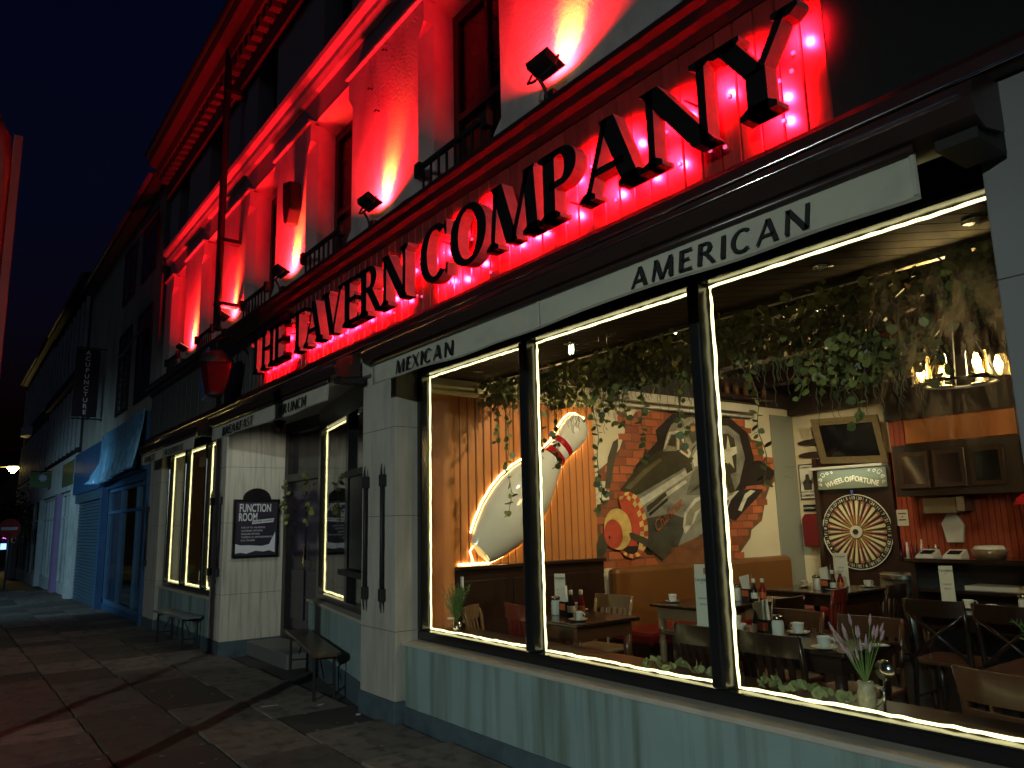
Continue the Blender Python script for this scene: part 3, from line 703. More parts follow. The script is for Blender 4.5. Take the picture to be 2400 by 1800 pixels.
MB().flat([(3.15, 1.22), (3.22, 1.23), (3.30, 1.215), (3.42, 1.25), (3.53, 1.235), (3.60, 1.25), (3.68, 1.22), (3.68, 1.5), (3.60, 1.33), (3.50, 1.31), (3.32, 1.325), (3.22, 1.325), (3.15, 1.345)], 0, -10.471).build('torn_paper', m_wht, pb)
PR = (R(90), 0, R(90))
text('FUNCTION', .15, 'lettering', m_wht, pb, (-10.470, 3.40, 1.81), PR, bold=.022, sx=.56, align='CENTER')
text('ROOM', .15, 'lettering', m_wht, pb, (-10.470, 3.305, 1.69), PR, bold=.022, sx=.56)
tg = MB(); tg.flat([(3.36, 1.60), (3.65, 1.625), (3.66, 1.675), (3.365, 1.65)], 0, -10.4705).build('torn_tag', m_wht, pb)
text('NO HIRE CHARGE!!', .036, 'lettering', m_ink, pb, (-10.469, 3.51, 1.638), (R(90), R(-5), R(90)), bold=.01, sx=.9)
for k, s_ in enumerate(('FOR UP TO 100 PEOPLE', 'CATERING OPTIONS', 'ENQUIRE WITHIN', 'TAVERN CO. SMITHDOWN RD', '0151 734 5003')):
    text(s_, .032, 'lettering', m_wht, pb, (-10.470, 3.22, 1.555 - k * .042), PR, align='LEFT', sx=.95)

# ================================================================ lantern and bracket on the fascia
m_lant = P('red lit lantern glass', (.10, .006, .008), .08, .2, 5, .03); m_glint = EM('lantern glint', (1, .10, .10), 2.2)  # red light of the sign put into the glass colour
q = pix(505, 880, 1, 2.55)
lx, lz = q.x, q.z
t = thing('wall_lantern', 'hanging lantern with glass tinted in red sign light and domed dark top on the grey fascia', 'lantern', (lx, 2.55, lz - .3))
sq = lambda r, z: [(lx - r, 2.55 - r, z), (lx + r, 2.55 - r, z), (lx + r, 2.55 + r, z), (lx - r, 2.55 + r, z)]
MB().loft([sq(.09, lz - .22), sq(.15, lz + .14)]).build('lantern_glass', m_lant, t)
MB().lathe([(.21, 0), (.21, .03), (.18, .10), (.10, .16), (.03, .18)], (lx, 2.55, lz + .14), 16).build('lantern_top', m_blackm, t, 'auto')
MB().lathe([(.05, 0), (.095, .02), (.095, .05)], (lx, 2.55, lz - .27), 12).build('lantern_base', m_blackm, t, 'auto')
MB().tube([(lx, 2.55, lz + .31), (lx, 2.55, lz + .45), (lx, 2.7, lz + .52), (lx, 2.96, lz + .3)], .015, 8).build('bracket', m_blackm, t, True)
MB().box(lx + .08, lx + .10, 2.44, 2.50, lz - .1, lz + .08).build('glass_glint', m_glint, t)  # glowing sliver added for the sign light reflected in the glass
q = pix(484, 885, 1, 2.5)
t = MB().prism([(q.x - .35, q.z + .33), (q.x + .06, q.z + .38), (q.x + .12, q.z - .2), (q.x - .15, q.z - .27)], 1, 2.49, 2.51).build('hanging_sign', P('blue sign panel', (.04, .09, .25), .3, .2, 5, .03), None, bevel=.004)
tag(t, 'small blue hanging sign panel beside the red lantern', 'sign')
t = thing('porch_downlight', 'small round downlight in the entrance soffit lighting the poster wall', 'downlight', (-9.1, 3.30, 2.95))
MB().lathe([(.06, .03), (.06, .005), (.045, 0)], (-9.1, 3.30, 2.95), 16).build('trim_ring', m_blackm, t, True)
MB().lathe([(.04, .004), (.01, .001)], (-9.1, 3.30, 2.948), 12).build('lamp', EM('porch lamp', (.9, .95, 1.0), 6), t, True)
light('SPOT', 'porch_beam', (-9.1, 3.30, 2.94), (.95, .95, .82), 26, t, (-10.6, 3.5, 1.4), spot_size=R(88), spot_blend=.5, shadow_soft_size=.03)
# sensor and camera boxes under the porch
t = thing('porch_camera', 'small dark security camera under the entrance awning beside the poster wall', 'camera', (-10.2, 3.6, 2.85))
MB().lathe([(.05, .13), (.06, .09), (.05, .03), (.02, 0)], (-10.2, 3.6, 2.85), 12).build('dome', m_black, t, True)
MB().box(-10.27, -10.13, 3.54, 3.66, 2.95, 2.98).build('mount', m_blackm, t)
# menu case fixed to the slanted window
t = thing('menu_case', 'dark menu case with a ledge fixed at the right end of the slanted window', 'menu case', (spl(.8).x, spl(.8).y, 1.1))
splbox(MB(), .74, .97, -.02, .06, 1.14, 2.02).build('case', m_black, t, bevel=.004)
splbox(MB(), .66, .98, -.08, .07, 1.08, 1.13).build('ledge', m_frame, t)
splbox(MB(), .70, .98, -.05, .07, 2.02, 2.08).build('hood', m_frame, t)
# framed notice inside the slanted window and small papers
t = thing('framed_mirror', 'tilted pale framed mirror standing inside the slanted entrance window', 'mirror', (spl(.35).x, spl(.35, .5).y, 1.3))
def tilt(t0, t1, z0, z1, off, th, dz):
    a, b = spl(t0, off), spl(t1, off); c_, d2 = spl(t1 - .02, off + .02), spl(t0 - .02, off + .02)
    return MB().loft([[(a.x, a.y, z0), (b.x, b.y, z0 + dz), (b.x, b.y + th, z0 + dz), (a.x, a.y + th, z0)], [(d2.x, d2.y, z1), (c_.x, c_.y, z1 + dz), (c_.x, c_.y + th, z1 + dz), (d2.x, d2.y + th, z1)]])
tilt(.23, .47, 1.25, 2.0, .30, .03, .06).build('mirror_frame', P('pale gilt frame', (.55, .48, .36), .35, .2, 9, .1), t)
tilt(.26, .45, 1.30, 1.95, .285, .008, .06).build('mirror_glass', m_pane_dark, t)
# ================================================================ the street beyond the tavern
m_beige = P('beige render', (.34, .33, .28), .85, .15, 2, .2, 40, dirt=(.16, .15, .13), dirt_amt=.6, dirt_scale=(1.2, 1.2, .5))
m_brickd = P('dark brick', (.14, .07, .06), .85, .3, 6, .3, 60)
m_blue = P('blue shop paint', (.03, .09, .20), .35, .25, 4, .06)
m_bluef = P('blue shop frame', (.05, .14, .27), .35, .25, 6, .06)
m_shut = P('blue grey shutter', (.05, .09, .13), .4, .2, 6, .05)
m_white = P('weathered white paint', (.45, .50, .50), .6, .2, 4, .1, dirt=(.25, .28, .27), dirt_amt=.6, dirt_scale=(2, 2, 1))
m_pur = P('mauve pilaster', (.22, .16, .30), .6, .2, 4, .1)
m_timb = P('dark timber', (.02, .018, .018), .6, .2, 6, .1)
m_roomblue = P('dim shop interior', (.06, .13, .19), .8, .3, 2, .1)
m_paneb = GLASS('street shop glass', (.75, .88, .95), smear=.05, smear_scale=(1, 1, 1))
def shopwin(parent, xs, y, z0, z1, ztr, mfr, pane, fw=.06):
    mb = MB(); mb.box(xs[0], xs[-1], y - .04, y + .04, z0, z0 + .10)
    o = mb.build('shop_window', mfr, parent); MB().box(xs[0], xs[-1], y - .04, y + .04, z1 - .08, z1).build('head_rail', mfr, o)
    for x in xs: MB().box(x - fw / 2, x + fw / 2, y - .045, y + .045, z0 + .101, z1 - .081).build('mullion', mfr, o)
    MB().box(xs[0] + fw / 2 + .001, xs[-1] - fw / 2 - .001, y - .04, y + .04, ztr - .03, ztr + .03).build('transom', mfr, o)
    for a, b in zip(xs, xs[1:]): MB().box(a + fw / 2, b - fw / 2, y + .01, y + .015, z0 + .10, z1 - .08).build('pane', pane, o)
    return o
def house(name, label, x0, x1, ytop, mat, wins, roofh=1.8, y0=3.0, zlow=3.7, body=True, depth=8):
    t = thing(name, label, 'building', ((x0 + x1) / 2, y0, GZ(x0)))
    MB().box(x0, x1, y0, y0 + depth, zlow, ytop).build('wall', mat, t)
    if roofh:
        rf = MB().prism([(y0 - .25, ytop), (y0 - .25, ytop + .12), (y0 + 3.2, ytop + roofh), (y0 + 3.2, ytop)], 0, x0, x1).build('roof', m_slate, t)
        MB().tube([(x0, y0 - .3, ytop + .08), (x1, y0 - .3, ytop + .08)], .05, 8).build('gutter', P('street gutter', (.12, .14, .18), .5, .1, 5, 0), rf, True)
    for (a, b, z0, z1) in wins:
        wn = MB().box(a, b, y0 - .03, y0 + .02, z0, z0 + .07).box(a, b, y0 - .03, y0 + .02, z1 - .06, z1).box(a, a + .06, y0 - .03, y0 + .02, z0 + .07, z1 - .06).box(b - .06, b, y0 - .03, y0 + .02, z0 + .07, z1 - .06).box((a + b) / 2 - .025, (a + b) / 2 + .025, y0 - .03, y0 + .02, z0 + .07, z1 - .06).build('window', m_frame, t)
        MB().box(a + .06, b - .06, y0 - .012, y0 - .004, z0 + .07, z1 - .06).build('pane', m_pane_dark, wn)
    return t
# ---- blue shop with the roller shutter next to it
A = house('blue_shop_building', 'dark rendered building with blue shopfront and closed roller shutter next to the tavern', -24.45, -15.25, 8.3, m_beige,
          [(-19.3, -17.9, 4.1, 6.0), (-17.2, -15.8, 4.1, 6.0), (-19.3, -17.9, 6.7, 8.0), (-17.2, -15.8, 6.7, 8.0), (-23.9, -23.2, 4.6, 6.3)])
gA = GZ(-20) - .06
MB().box(-24.45, -19.98, 2.86, 3.05, 2.55, 3.66).build('fascia_board', m_blue, A, bevel=.01)
MB().box(-19.98, -15.25, 2.9, 3.05, 2.66, 3.74).build('fascia_board', m_blue, A)
MB().box(-15.40, -15.23, 2.95, 3.06, gA, 2.66).build('pilaster', m_blue, A)
MB().box(-20.12, -19.9, 2.92, 3.06, gA, 2.6).build('pilaster', m_blue, A)
MB().box(-24.45, -15.3, 3.0, 3.1, 2.5, 2.66).build('head_beam', m_blue, A)
shopwin(A, [-19.88, -18.35, -16.75, -15.45], 3.12, gA + .2, 2.5, 1.97, m_bluef, m_paneb)
MB().box(-19.9, -15.4, 3.06, 3.16, gA, gA + .2).build('stall_riser', m_blue, A)
MB().box(-19.9, -15.4, 3.14, 3.2, 2.5, 2.6).build('window_head', m_bluef, A)
MB().box(-19.95, -15.4, 4.4, 4.46, gA, 2.7).build('shop_back_wall', m_roomblue, A)
MB().box(-19.95, -15.4, 3.2, 4.4, gA - .03, gA).build('shop_floor', m_roomblue, A)
for x in (-19.2, -17.6): MB().box(x, x + 1.1, 4.2, 4.38, .5, 1.5).build('display_panel', P('pale display', (.3, .4, .45), .6), A)
sm = MB(); z = gA; k = 0
while z < 2.32:
    sm.prism([(3.05, z), (3.02, z + .015), (3.02, z + .065), (3.05, z + .08)], 0, -24.3, -20.2); z += .08
sm = sm.build('roller_shutter', m_shut, A); sm['kind'] = 'stuff'
MB().box(-24.35, -20.15, 2.92, 3.06, 2.32, 2.56).build('shutter_housing', m_shut, A, bevel=.01)
MB().box(-24.45, -24.3, 2.95, 3.06, gA, 2.56).build('pilaster', m_white, A)
# open top-hung windows
for x0, z0 in ((-17.1, 5.0), (-16.2, 7.2)):
    MB().add([(x0, 2.95, z0 + .6), (x0 + .75, 2.95, z0 + .6), (x0 + .75, 2.62, z0), (x0, 2.62, z0), (x0, 2.93, z0 + .6), (x0 + .75, 2.93, z0 + .6), (x0 + .75, 2.60, z0), (x0, 2.60, z0)],
             [(0, 1, 2, 3), (4, 7, 6, 5), (0, 4, 5, 1), (1, 5, 6, 2), (2, 6, 7, 3), (3, 7, 4, 0)]).build('open_casement', m_bluef, A)
# ---- tarpaulin tied over the shop sign
tp = MB(); nx, nz = 110, 36; vs = []; fs = []; r4 = random.Random(11)
folds = [(r4.uniform(0, 1), r4.uniform(.005, .013), r4.uniform(.08, .22), r4.uniform(-.10, .06)) for _ in range(34)]
for j in range(nz + 1):
    f = j / nz
    for i in range(nx + 1):
        u = i / nx; d = 0
        for c_, w_, a_, sl in folds:
            uu = (u - (c_ - sl * (1 - f))) / w_
            d += a_ * math.exp(-uu * uu) * max(0, f - .2) ** 1.1
        vs.append((-19.93 + 4.72 * u, 2.84 - .012 * math.sin(u * 9) - d * .75 - .03 * f * f, 3.72 - f * (1.08 + .05 * math.sin(u * 5 + 1) - .03 * u) + .05 * u * (1 - f)))
w_ = nx + 1
for j in range(nz):
    for i in range(nx): fs.append((j * w_ + i, j * w_ + i + 1, (j + 1) * w_ + i + 1, (j + 1) * w_ + i))
tpo = tp.add(vs, fs).build('tarpaulin', P('blue tarpaulin', (.18, .44, .68), .28, .2, 4, .12, 30, coat=.3), None, True)
tag(tpo, 'shiny blue tarpaulin hanging in folds over the sign of the blue shop', 'tarpaulin')
tpo.modifiers.new('thick', 'SOLIDIFY').thickness = .004
# ---- acupuncture projecting sign
SX = -21.2
p0 = pix(209, 818, 0, SX); p1 = pix(228, 978, 0, SX); ya, yb = 2.32, 2.86
t = thing('projecting_sign', 'tall dark projecting sign lettered ACUPUNCTURE down the wall of the beige building', 'sign', (SX, 2.6, p1.z))
MB().box(SX - .06, SX, ya, yb, p1.z, p0.z).build('sign_box', P('dark sign face', (.012, .011, .02), .4, .1, 5, .02), t, bevel=.01)
m_signtx = P('pale sign letters', (.75, .72, .80), .6, .1, 5, 0)
H_ = (p0.z - p1.z) / 11.4
for k, ch in enumerate('ACUPUNCTURE'):
    text(ch, H_ * 1.02, 'lettering', m_signtx, t, (SX + .003, (ya + yb) / 2, p0.z - H_ * (k + .7)), (R(90), 0, R(90)), bold=.02)
for z in (p0.z + .03, p1.z - .05): MB().tube([(SX - .03, ya, z), (SX - .03, 3.02, z)], .018, 6).build('bracket', m_blackm, t)
# ---- pale shop with mullioned window
B = house('pale_shop_building', 'pale shop building with mullioned upper windows past the roller shutter', -33.5, -24.5, 8.9, m_timb, [], 1.2)
gB = GZ(-29) - .06
MB().box(-33.5, -24.5, 2.9, 3.05, 2.75, 3.75).build('fascia_board', m_white, B)
MB().box(-27.3, -24.9, 2.88, 2.9, 2.9, 3.6).build('sign_panel', P('olive sign', (.10, .11, .05), .5), B)
for a, b in ((-28.6, -27.9), (-25.0, -24.5), (-33.5, -33.2)): MB().box(a, b, 2.86, 3.08, gB, 2.75).build('pilaster', m_pur if a == -28.6 else m_white, B)
shopwin(B, [-27.9, -26.9, -25.9, -25.0], 3.05, gB + .3, 2.74, 2.0, m_white, m_paneb)
shopwin(B, [-33.2, -32.2, -31.3, -30.4, -29.5, -28.6], 3.05, gB + .3, 2.74, 2.0, m_white, m_paneb)
MB().box(-33.4, -24.6, 3.02, 3.1, gB, gB + .3).build('stall_riser', m_white, B)
MB().box(-33.4, -24.6, 3.9, 3.95, gB, 2.74).build('shop_back_wall', P('pale blinds', (.25, .33, .34), .8, .3, 3), B)
for k in range(9):
    x = -33.3 + k * 1.0
    MB().box(x, x + .36, 2.93, 2.99, 3.95, 5.95).build('light_pier', m_white, B)
    MB().box(x, x + .36, 2.93, 2.99, 6.4, 8.5).build('light_pier', m_white, B)
MB().box(-33.5, -24.5, 2.8, 3.0, 6.02, 6.3).build('storey_ledge', m_timb, B)
Cb = house('bow_front_building', 'bow fronted white and dark building farther down the street', -46, -33.6, 9.0, m_timb, [], 1.0)
MB().lathe([(1.1, 0), (1.1, .4)], (-42, 3.7, 6.0), 20).build('bow_ledge', m_white, Cb)
for k in range(13):
    x = -45.8 + k * .95
    MB().box(x, x + .34, 2.93, 2.99, 3.9, 5.8).build('light_pier', m_white, Cb)
    MB().box(x, x + .34, 2.93, 2.99, 6.5, 8.7).build('light_pier', m_white, Cb)
MB().box(-46, -33.6, 2.9, 3.0, 2.8, 3.8).build('fascia_board', m_white, Cb)
gC = GZ(-40) - .06
shopwin(Cb, [-45.5, -43.6, -41.7, -39.8, -37.9, -36.0, -34.1], 2.96, gC + .4, 2.8, 2.0, m_white, m_paneb)
MB().box(-46, -33.6, 3.3, 3.34, gC, 2.8).build('shop_back_wall', MATS['pale blinds'], Cb)
MB().box(-46, -33.6, 2.93, 3.0, gC, gC + .4).build('stall_riser', m_white, Cb)
MB().box(-44.0, -42.6, 2.70, 2.90, gC - .1, 1.15).build('a_board_panel', m_white, Cb)
house('far_building', 'low dark building closing the street behind the lamp', -95, -62, 6.5, m_brickd, [], 1.5, 4.5, -1.5)
# ---- green projecting sign
t = thing('hanging_shop_sign', 'green hanging sign with a pale flower emblem above the pale shop', 'sign', (-30.5, 2.5, 2.9))
a = pix(72, 1108, 0, -30.5); b = pix(118, 1143, 0, -30.5)
MB().box(-30.56, -30.5, a.y, b.y, b.z, a.z).build('sign_panel', P('green sign', (.05, .10, .03), .5, .15, 4, .02), t, bevel=.01)
cyy, czz = (a.y + b.y) / 2 + .06, (a.z + b.z) / 2 + .08
MB().flat([(cyy + (.15 if k % 2 else .09) * math.cos(k * math.pi / 8), czz + (.15 if k % 2 else .09) * math.sin(k * math.pi / 8)) for k in range(16)], 0, -30.497).build('emblem', P('pale lilac', (.35, .33, .45), .6), t)
MB().tube([(-30.53, a.y, a.z + .04), (-30.53, 3.0, a.z + .04)], .02, 6).build('bracket', m_blackm, t)
# ---- street lamps: a lit one far down the street, unseen cool ones over the road, one standing in for a shop sign
m_lampw = EM('street lamp lens', (1.0, .72, .18), 220.0)
def lamp(label, x, y, h, arm, color, energy, tgt, em, cone=120, blend=.6, rad=.12):
    t = thing('street_lamp', label, 'street lamp', (x, y, GZ(x) - .1)); g0 = GZ(x) - .1
    MB().tube([(x, y, g0), (x, y, g0 + 1.0), (x, y, h - .3), (x, y + arm * .4, h), (x, y + arm, h + .05)], [.09, .07, .05, .04, .035], 10).build('post', m_blackm, t, True)
    MB().box(x - .14, x + .14, y + arm - .05 * (1 if arm > 0 else -1), y + arm + .5 * (1 if arm > 0 else -1), h, h + .1).build('lamp_head', m_blackm, t, bevel=.02)
    ly = y + arm + .22 * (1 if arm > 0 else -1)
    MB().lathe([(.03, -.30 if x == -50 else -.09), (.14, -.2 if x == -50 else -.06), (.28 if x == -50 else .12, -.001)], (x, ly, h), 12).build('lamp_lens', em, t, True)
    if x != -50: MB().box(x - .7, x + .7, ly + .30, ly + .31, h - .14, h + .12).build('added_visor', m_blackm, t)  # unseen plate added to keep the beam off the upper walls
    light('SPOT', 'street_lamp_beam', (x, ly, h - .12), color, energy, t, tgt, spot_size=R(cone), spot_blend=blend, shadow_soft_size=rad)
    return t
q = pix(29, 1100, 0, -50.0)
lamp('glowing yellow street lamp at the far end of the street', -50, q.y - 1.0, q.z + .1, .8, (1, .75, .3), 900, (-50, q.y - 1.5, 0), m_lampw, 150)
m_cool = EM('cool lamp lens', (.8, .95, 1.0), 30.0)
lamp('cool white street lamp across the road opposite the tavern', 3.2, -8.6, 4.3, .6, (.86, 1.0, .93), 2500, (-7.6, 3.0, .7), m_cool, 66, .8, .06)
lamp('blue white lamp added across the road, standing in for a shop sign opposite the blue shop', -17.0, -8.6, 4.4, .6, (.46, .80, 1.0), 2900, (-24.0, 3.0, 1.3), m_cool, 62, .8, .06)  # unseen lamp added to cast the blue glow of an opposite shop sign
# ---- no entry sign, posts, neon, tree, waste
q = pix(22, 1239, 0, -34)
t = thing('no_entry_sign', 'round red no entry sign with white bar on a grey post', 'road sign', (-34, q.y, GZ(-34)))
MB().tube([(-34, q.y, GZ(-34) - .05), (-34, q.y, q.z + .3)], .035, 8).build('post', P('galvanised post', (.35, .37, .38), .4, .1, 6, 0, metal=.7), t, True)
MB().prism(ell(q.y, q.z, .36, .36, 28), 0, -33.95, -33.93).build('disc', P('sign red', (.45, .03, .02), .4), t)
MB().box(-33.928, -33.922, q.y - .26, q.y + .26, q.z - .055, q.z + .055).build('white_bar', m_wht, t)
q = pix(12, 1258, 0, -56)
t = thing('neon_sign', 'small purple neon shop sign glowing behind the no entry sign', 'neon sign', (-56, q.y, q.z))
MB().box(-56.1, -56.0, q.y - 1.2, q.y + .6, q.z - .3, q.z + .35).build('sign_box', m_black, t)
for k in range(5): MB().tube([(-55.98, q.y - .9 + k * .3, q.z - .12 + .1 * math.sin(k * 2.0)), (-55.98, q.y - .78 + k * .3, q.z + .14), (-55.98, q.y - .66 + k * .3, q.z - .1)], .03, 6).build('neon_tube', EM('purple neon', (.65, .06, 1.0), 9), t)
MB().box(-56.05, -55.98, q.y - .7, q.y + .1, q.z - .75, q.z - .4).build('lit_panel', EM('blue lit panel', (.25, .45, 1.0), 2.5), t)
for x, yo in ((-44.0, 2.3), (-47.5, 2.2)):
    q = pix(20 if x == -44.0 else 26, 1300, 0, x)
    o = MB().tube([(x, q.y, GZ(x) - .05), (x, q.y, GZ(x) + 1.9)], .05, 8).build('bollard_post', MATS['galvanised post'], None, True)
    tag(o, 'thin grey post standing past the no entry sign, ' + ('nearer one' if x == -44.0 else 'farther one'), 'post')
# dark street tree: trunk, limbs, leaf clumps
q = pix(26, 1185, 0, -38)
t = thing('street_tree', 'dark leafy street tree overhanging the far pavement under the lamp', 'tree', (-38, q.y - .4, GZ(-38)))
m_bark = P('bark', (.06, .045, .035), .9, .3, 8, .4); m_leaf = P('tree leaf', (.05, .075, .025), .6, .4, 30, .1)
b0 = Vector((-38, q.y - .4, GZ(-38) - .05))
MB().tube([b0, b0 + Vector((.02, .05, 1.2)), b0 + Vector((0, .1, 2.2)), b0 + Vector((.1, .2, 3.2))], [.13, .1, .08, .03], 8).build('trunk', m_bark, t, True)
lb = MB(); r5 = random.Random(4); ends = []
for k in range(9):
    s_ = b0 + Vector((0, .1, 1.7 + k * .12)); d = Vector((r5.uniform(-1, 1), r5.uniform(-1, 1), r5.uniform(.2, .9))).normalized()
    lb.tube([s_, s_ + d * .5, s_ + d * 1.0 + Vector((0, 0, .1))], [.04, .025, .01], 5); ends += [s_ + d * .6, s_ + d * 1.05]
lb.build('limb', m_bark, t)
lf = MB()
for e in ends:
    for _ in range(150):
        c_ = e + Vector((r5.gauss(0, .28), r5.gauss(0, .28), r5.gauss(0, .25))); a_ = Vector((r5.uniform(-1, 1), r5.uniform(-1, 1), r5.uniform(-1, 1))).normalized() * .07; b_ = a_.orthogonal().normalized() * .04
        lf.add([c_ - a_, c_ + b_, c_ + a_, c_ - b_], [(0, 1, 2, 3)])
lf = lf.build('foliage', m_leaf, t, recalc=False); lf['kind'] = 'stuff'
# ---- red-lit tubular frame close to the camera on the left
m_tube = P('red steel tube', (.16, .02, .018), .5, .15, 8, .04)  # one plain red tone over all the tubes
t = thing('shelter_frame', 'tall tubular street shelter frame catching red light at the left edge', 'shelter', (-5.0, -.05, GZ(-5.0)))
X0 = -5.0; g0 = GZ(X0) - .02
MB().tube([(X0, .10, g0), (X0, .10, 3.62), (X0, .085, 3.80), (X0, .03, 3.92), (X0, -.08, 3.97), (X0, -1.5, 3.99)], .05, 12).build('hoop', m_tube, t, True)
MB().box(X0 - .02, X0 + .02, .145, .19, g0, 3.83).build('edge_post', m_tube, t, bevel=.004)
MB().tube([(X0, -1.5, g0), (X0, -1.5, 3.99)], .05, 12).build('rear_post', m_tube, t, True)
# ---- litter on the slabs
m_lit = P('litter', (.5, .5, .48), .7, .1, 5, .05)
for k, (px, py) in enumerate(((469, 1587), (632, 1655), (840, 1674), (301, 1547), (752, 1652))):
    q = pix(px, py, 2, .0); q = pix(px, py, 2, GZ(q.x) + .006)
    a_ = k * 1.3; L_, w2 = ((.03, .018) if k != 1 else (.075, .006))
    pts = [(q.x + L_ * math.cos(a_) * i - w2 * math.sin(a_) * j, q.y + L_ * math.sin(a_) * i + w2 * math.cos(a_) * j) for i, j in ((-1, -1), (1, -1), (1, 1), (-1, 1))]
    o = MB().prism(pts, 2, q.z, q.z + .004).build('litter_scrap', m_lit, None)
    tag(o, ['pale scrap of litter on the pavement in front of the poster wall', 'thin pale straw lying on the pavement before the near bench', 'tiny pale scrap beside the foot of the stone pillar', 'pale speck of litter out on the pavement before the far bench', 'pale scrap of litter under the front of the near bench'][k], 'litter')
# ================================================================ dining room shell
FL = .05
m_floor = WOOD('dark floorboards', (.04, .02, .01), .35, 1, .2, .4, 30)
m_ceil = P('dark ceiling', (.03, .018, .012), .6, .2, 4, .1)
m_cream = P('cream plaster', (.62, .53, .36), .8, .06, 3, .12, 60)
m_grey = P('grey green plaster', (.22, .22, .17), .8, .06, 3, .1, 60)
m_orange = P('orange painted board', (.60, .21, .055), .42, .15, 4, .06, 60, dirt=(.34, .09, .02), dirt_amt=.5, dirt_scale=(3, 3, 1))
m_redw = WOOD('red beadboard', (.34, .055, .02), .5, 2, 0, .2, 60)
m_dwood = WOOD('dark stained wood', (.028, .012, .007), .3, 2, .4, .4, 45)
m_dwood1 = WOOD('dark stained table wood', (.028, .013, .008), .22, 1, .5, .4, 45)
m_mwood = WOOD('mid brown wood', (.11, .04, .016), .3, 2, .4, .35, 45)
m_rwood = WOOD('red brown wood', (.17, .02, .014), .28, 2, .4, .3, 45)
m_lwood = WOOD('light worn wood', (.24, .15, .08), .3, 2, .4, .3, 45)
m_gilt = P('cream gilt moulding', (.62, .54, .30), .4, .15, 6, .05)
def s_box(name, mat, *b): return struct(MB().box(*b).build(name, mat, None))
s_box('dining_floor', m_floor, -5.95, 2.6, 3.3, 9.6, -.05, FL)
s_box('dining_ceiling', m_ceil, -5.95, 2.6, 4.0, 9.6, 3.3, 3.4)
sw_ = s_box('side_wall', m_cream, -5.95, -5.85, 3.3, 9.0, -.05, 3.3)
s_box('back_wall', m_cream, -5.849, 2.6, 8.9, 9.0, -.05, 3.3)
s_box('end_wall', m_dwood, 2.5, 2.6, 3.36, 9.6, -.05, 3.3)
s_box('front_wall', m_dwood, -1.0, 2.5, 3.62, 3.7, -.05, 3.3)
MB().box(-5.849, -5.835, 8.42, 8.899, FL, 2.82).build('grey_panel', m_grey, sw_)
MB().box(-5.849, -5.80, 3.31, 3.63, FL, 2.70).build('pier_face', m_orange, sw_)
brd = meshdata(MB().loft([[(0, -.5, -.5), (0, .5, -.5), (0, .5, .5), (0, -.5, .5)], [(.7, -.5, -.5), (.7, .5, -.5), (.7, .5, .5), (.7, -.5, .5)], [(1, -.44, -.5), (1, .44, -.5), (1, .44, .5), (1, -.44, .5)]]), 'board', m_orange)
nb = 20; bw = (5.36 - 3.63) / nb
for i in range(nb): inst(brd, 'board', sw_, (-5.848, 3.63 + bw * (i + .5), 1.94), (0, 0, 0), (.02, bw - .013, 1.54))
MB().box(-5.849, -5.842, 3.63, 5.36, 1.1, 2.7).build('groove_backing', P('deep orange groove', (.16, .03, .008), .6), sw_)
MB().prism([(-5.849, 2.69), (-5.79, 2.69), (-5.77, 2.72), (-5.785, 2.735), (-5.75, 2.76), (-5.75, 2.785), (-5.849, 2.785)], 1, 3.33, 5.40).build('crown_moulding', m_gilt, sw_)
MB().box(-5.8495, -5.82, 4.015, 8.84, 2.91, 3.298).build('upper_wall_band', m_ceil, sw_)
# dado panelling
dd = MB().box(-5.849, -5.79, 3.635, 5.38, FL, 1.14).build('dado', m_dwood, sw_)
MB().box(-5.849, -5.75, 3.635, 5.39, 1.14, 1.175).build('dado_cap', m_dwood, sw_, bevel=.008)
for i in range(3):
    y0 = 3.68 + i * .57
    MB().box(-5.79, -5.778, y0, y0 + .5, .2, 1.05).build('dado_panel', m_dwood, sw_, bevel=.006)
# timber rail above the mural
MB().box(-5.849, -5.74, 5.40, 8.05, 2.80, 2.90).build('rail_beam', P('pale timber rail', (.45, .40, .30), .6, .15, 6, .1), sw_, bevel=.006)
MB().tube([(-5.78, 5.45, 2.755), (-5.78, 8.0, 2.755)], .018, 8).build('rail_tube', P('white tube', (.6, .58, .5), .4), sw_, True)
# soffit of diagonal boards over the window
sof = s_box('window_soffit', m_ceil, -5.849, 2.49, 3.305, 4.0, 2.86, 3.3)
m_sofb = WOOD('soffit board', (.032, .014, .007), .6, 0, .0, .4, 40)
for k in range(64):
    x = -6.6 + k * .14
    pts = []
    dxy = .60                                          # boards laid on the slant
    for (xx, yy) in ((x, 3.306), (x + .13, 3.306), (x + .13 + dxy, 3.995), (x + dxy, 3.995)): pts.append((min(max(xx, -5.845), 2.48), yy))
    if pts[2][0] - pts[3][0] < .02 and pts[1][0] - pts[0][0] < .02: continue
    MB().prism(pts, 2, 2.845, 2.8595).build('soffit_board', m_sofb, sof)
MB().box(-5.848, 2.48, 3.97, 4.012, 2.82, 2.862).build('soffit_edge', m_dwood, sof)
m_chrome = P('brushed chrome', (.5, .47, .42), .2, .1, 8, 0, metal=1)
for k, (x, lab) in enumerate(((-5.42, 'above the bowling pin'), (-4.18, 'above the left mullion'), (-2.98, 'above the middle pane near the second mullion'), (-2.13, 'above the left part of the right pane'), (-1.38, 'in the corner by the right column'))):
    t = thing('downlight', 'small unlit recessed downlight in the board soffit ' + lab, 'downlight', (x, 3.65, 2.845), group='downlights in the window soffit')
    MB().lathe([(.055, -.004), (.05, .0), (.035, .004), (.033, -.001)], (x, 3.65, 2.843), 16).build('trim_ring', m_chrome, t, True)
    MB().lathe([(.03, -.003), (.012, -.008), (.002, -.009)], (x, 3.65, 2.844), 12).build('lamp', P('lamp glass', (.6, .55, .45), .1), t, True)
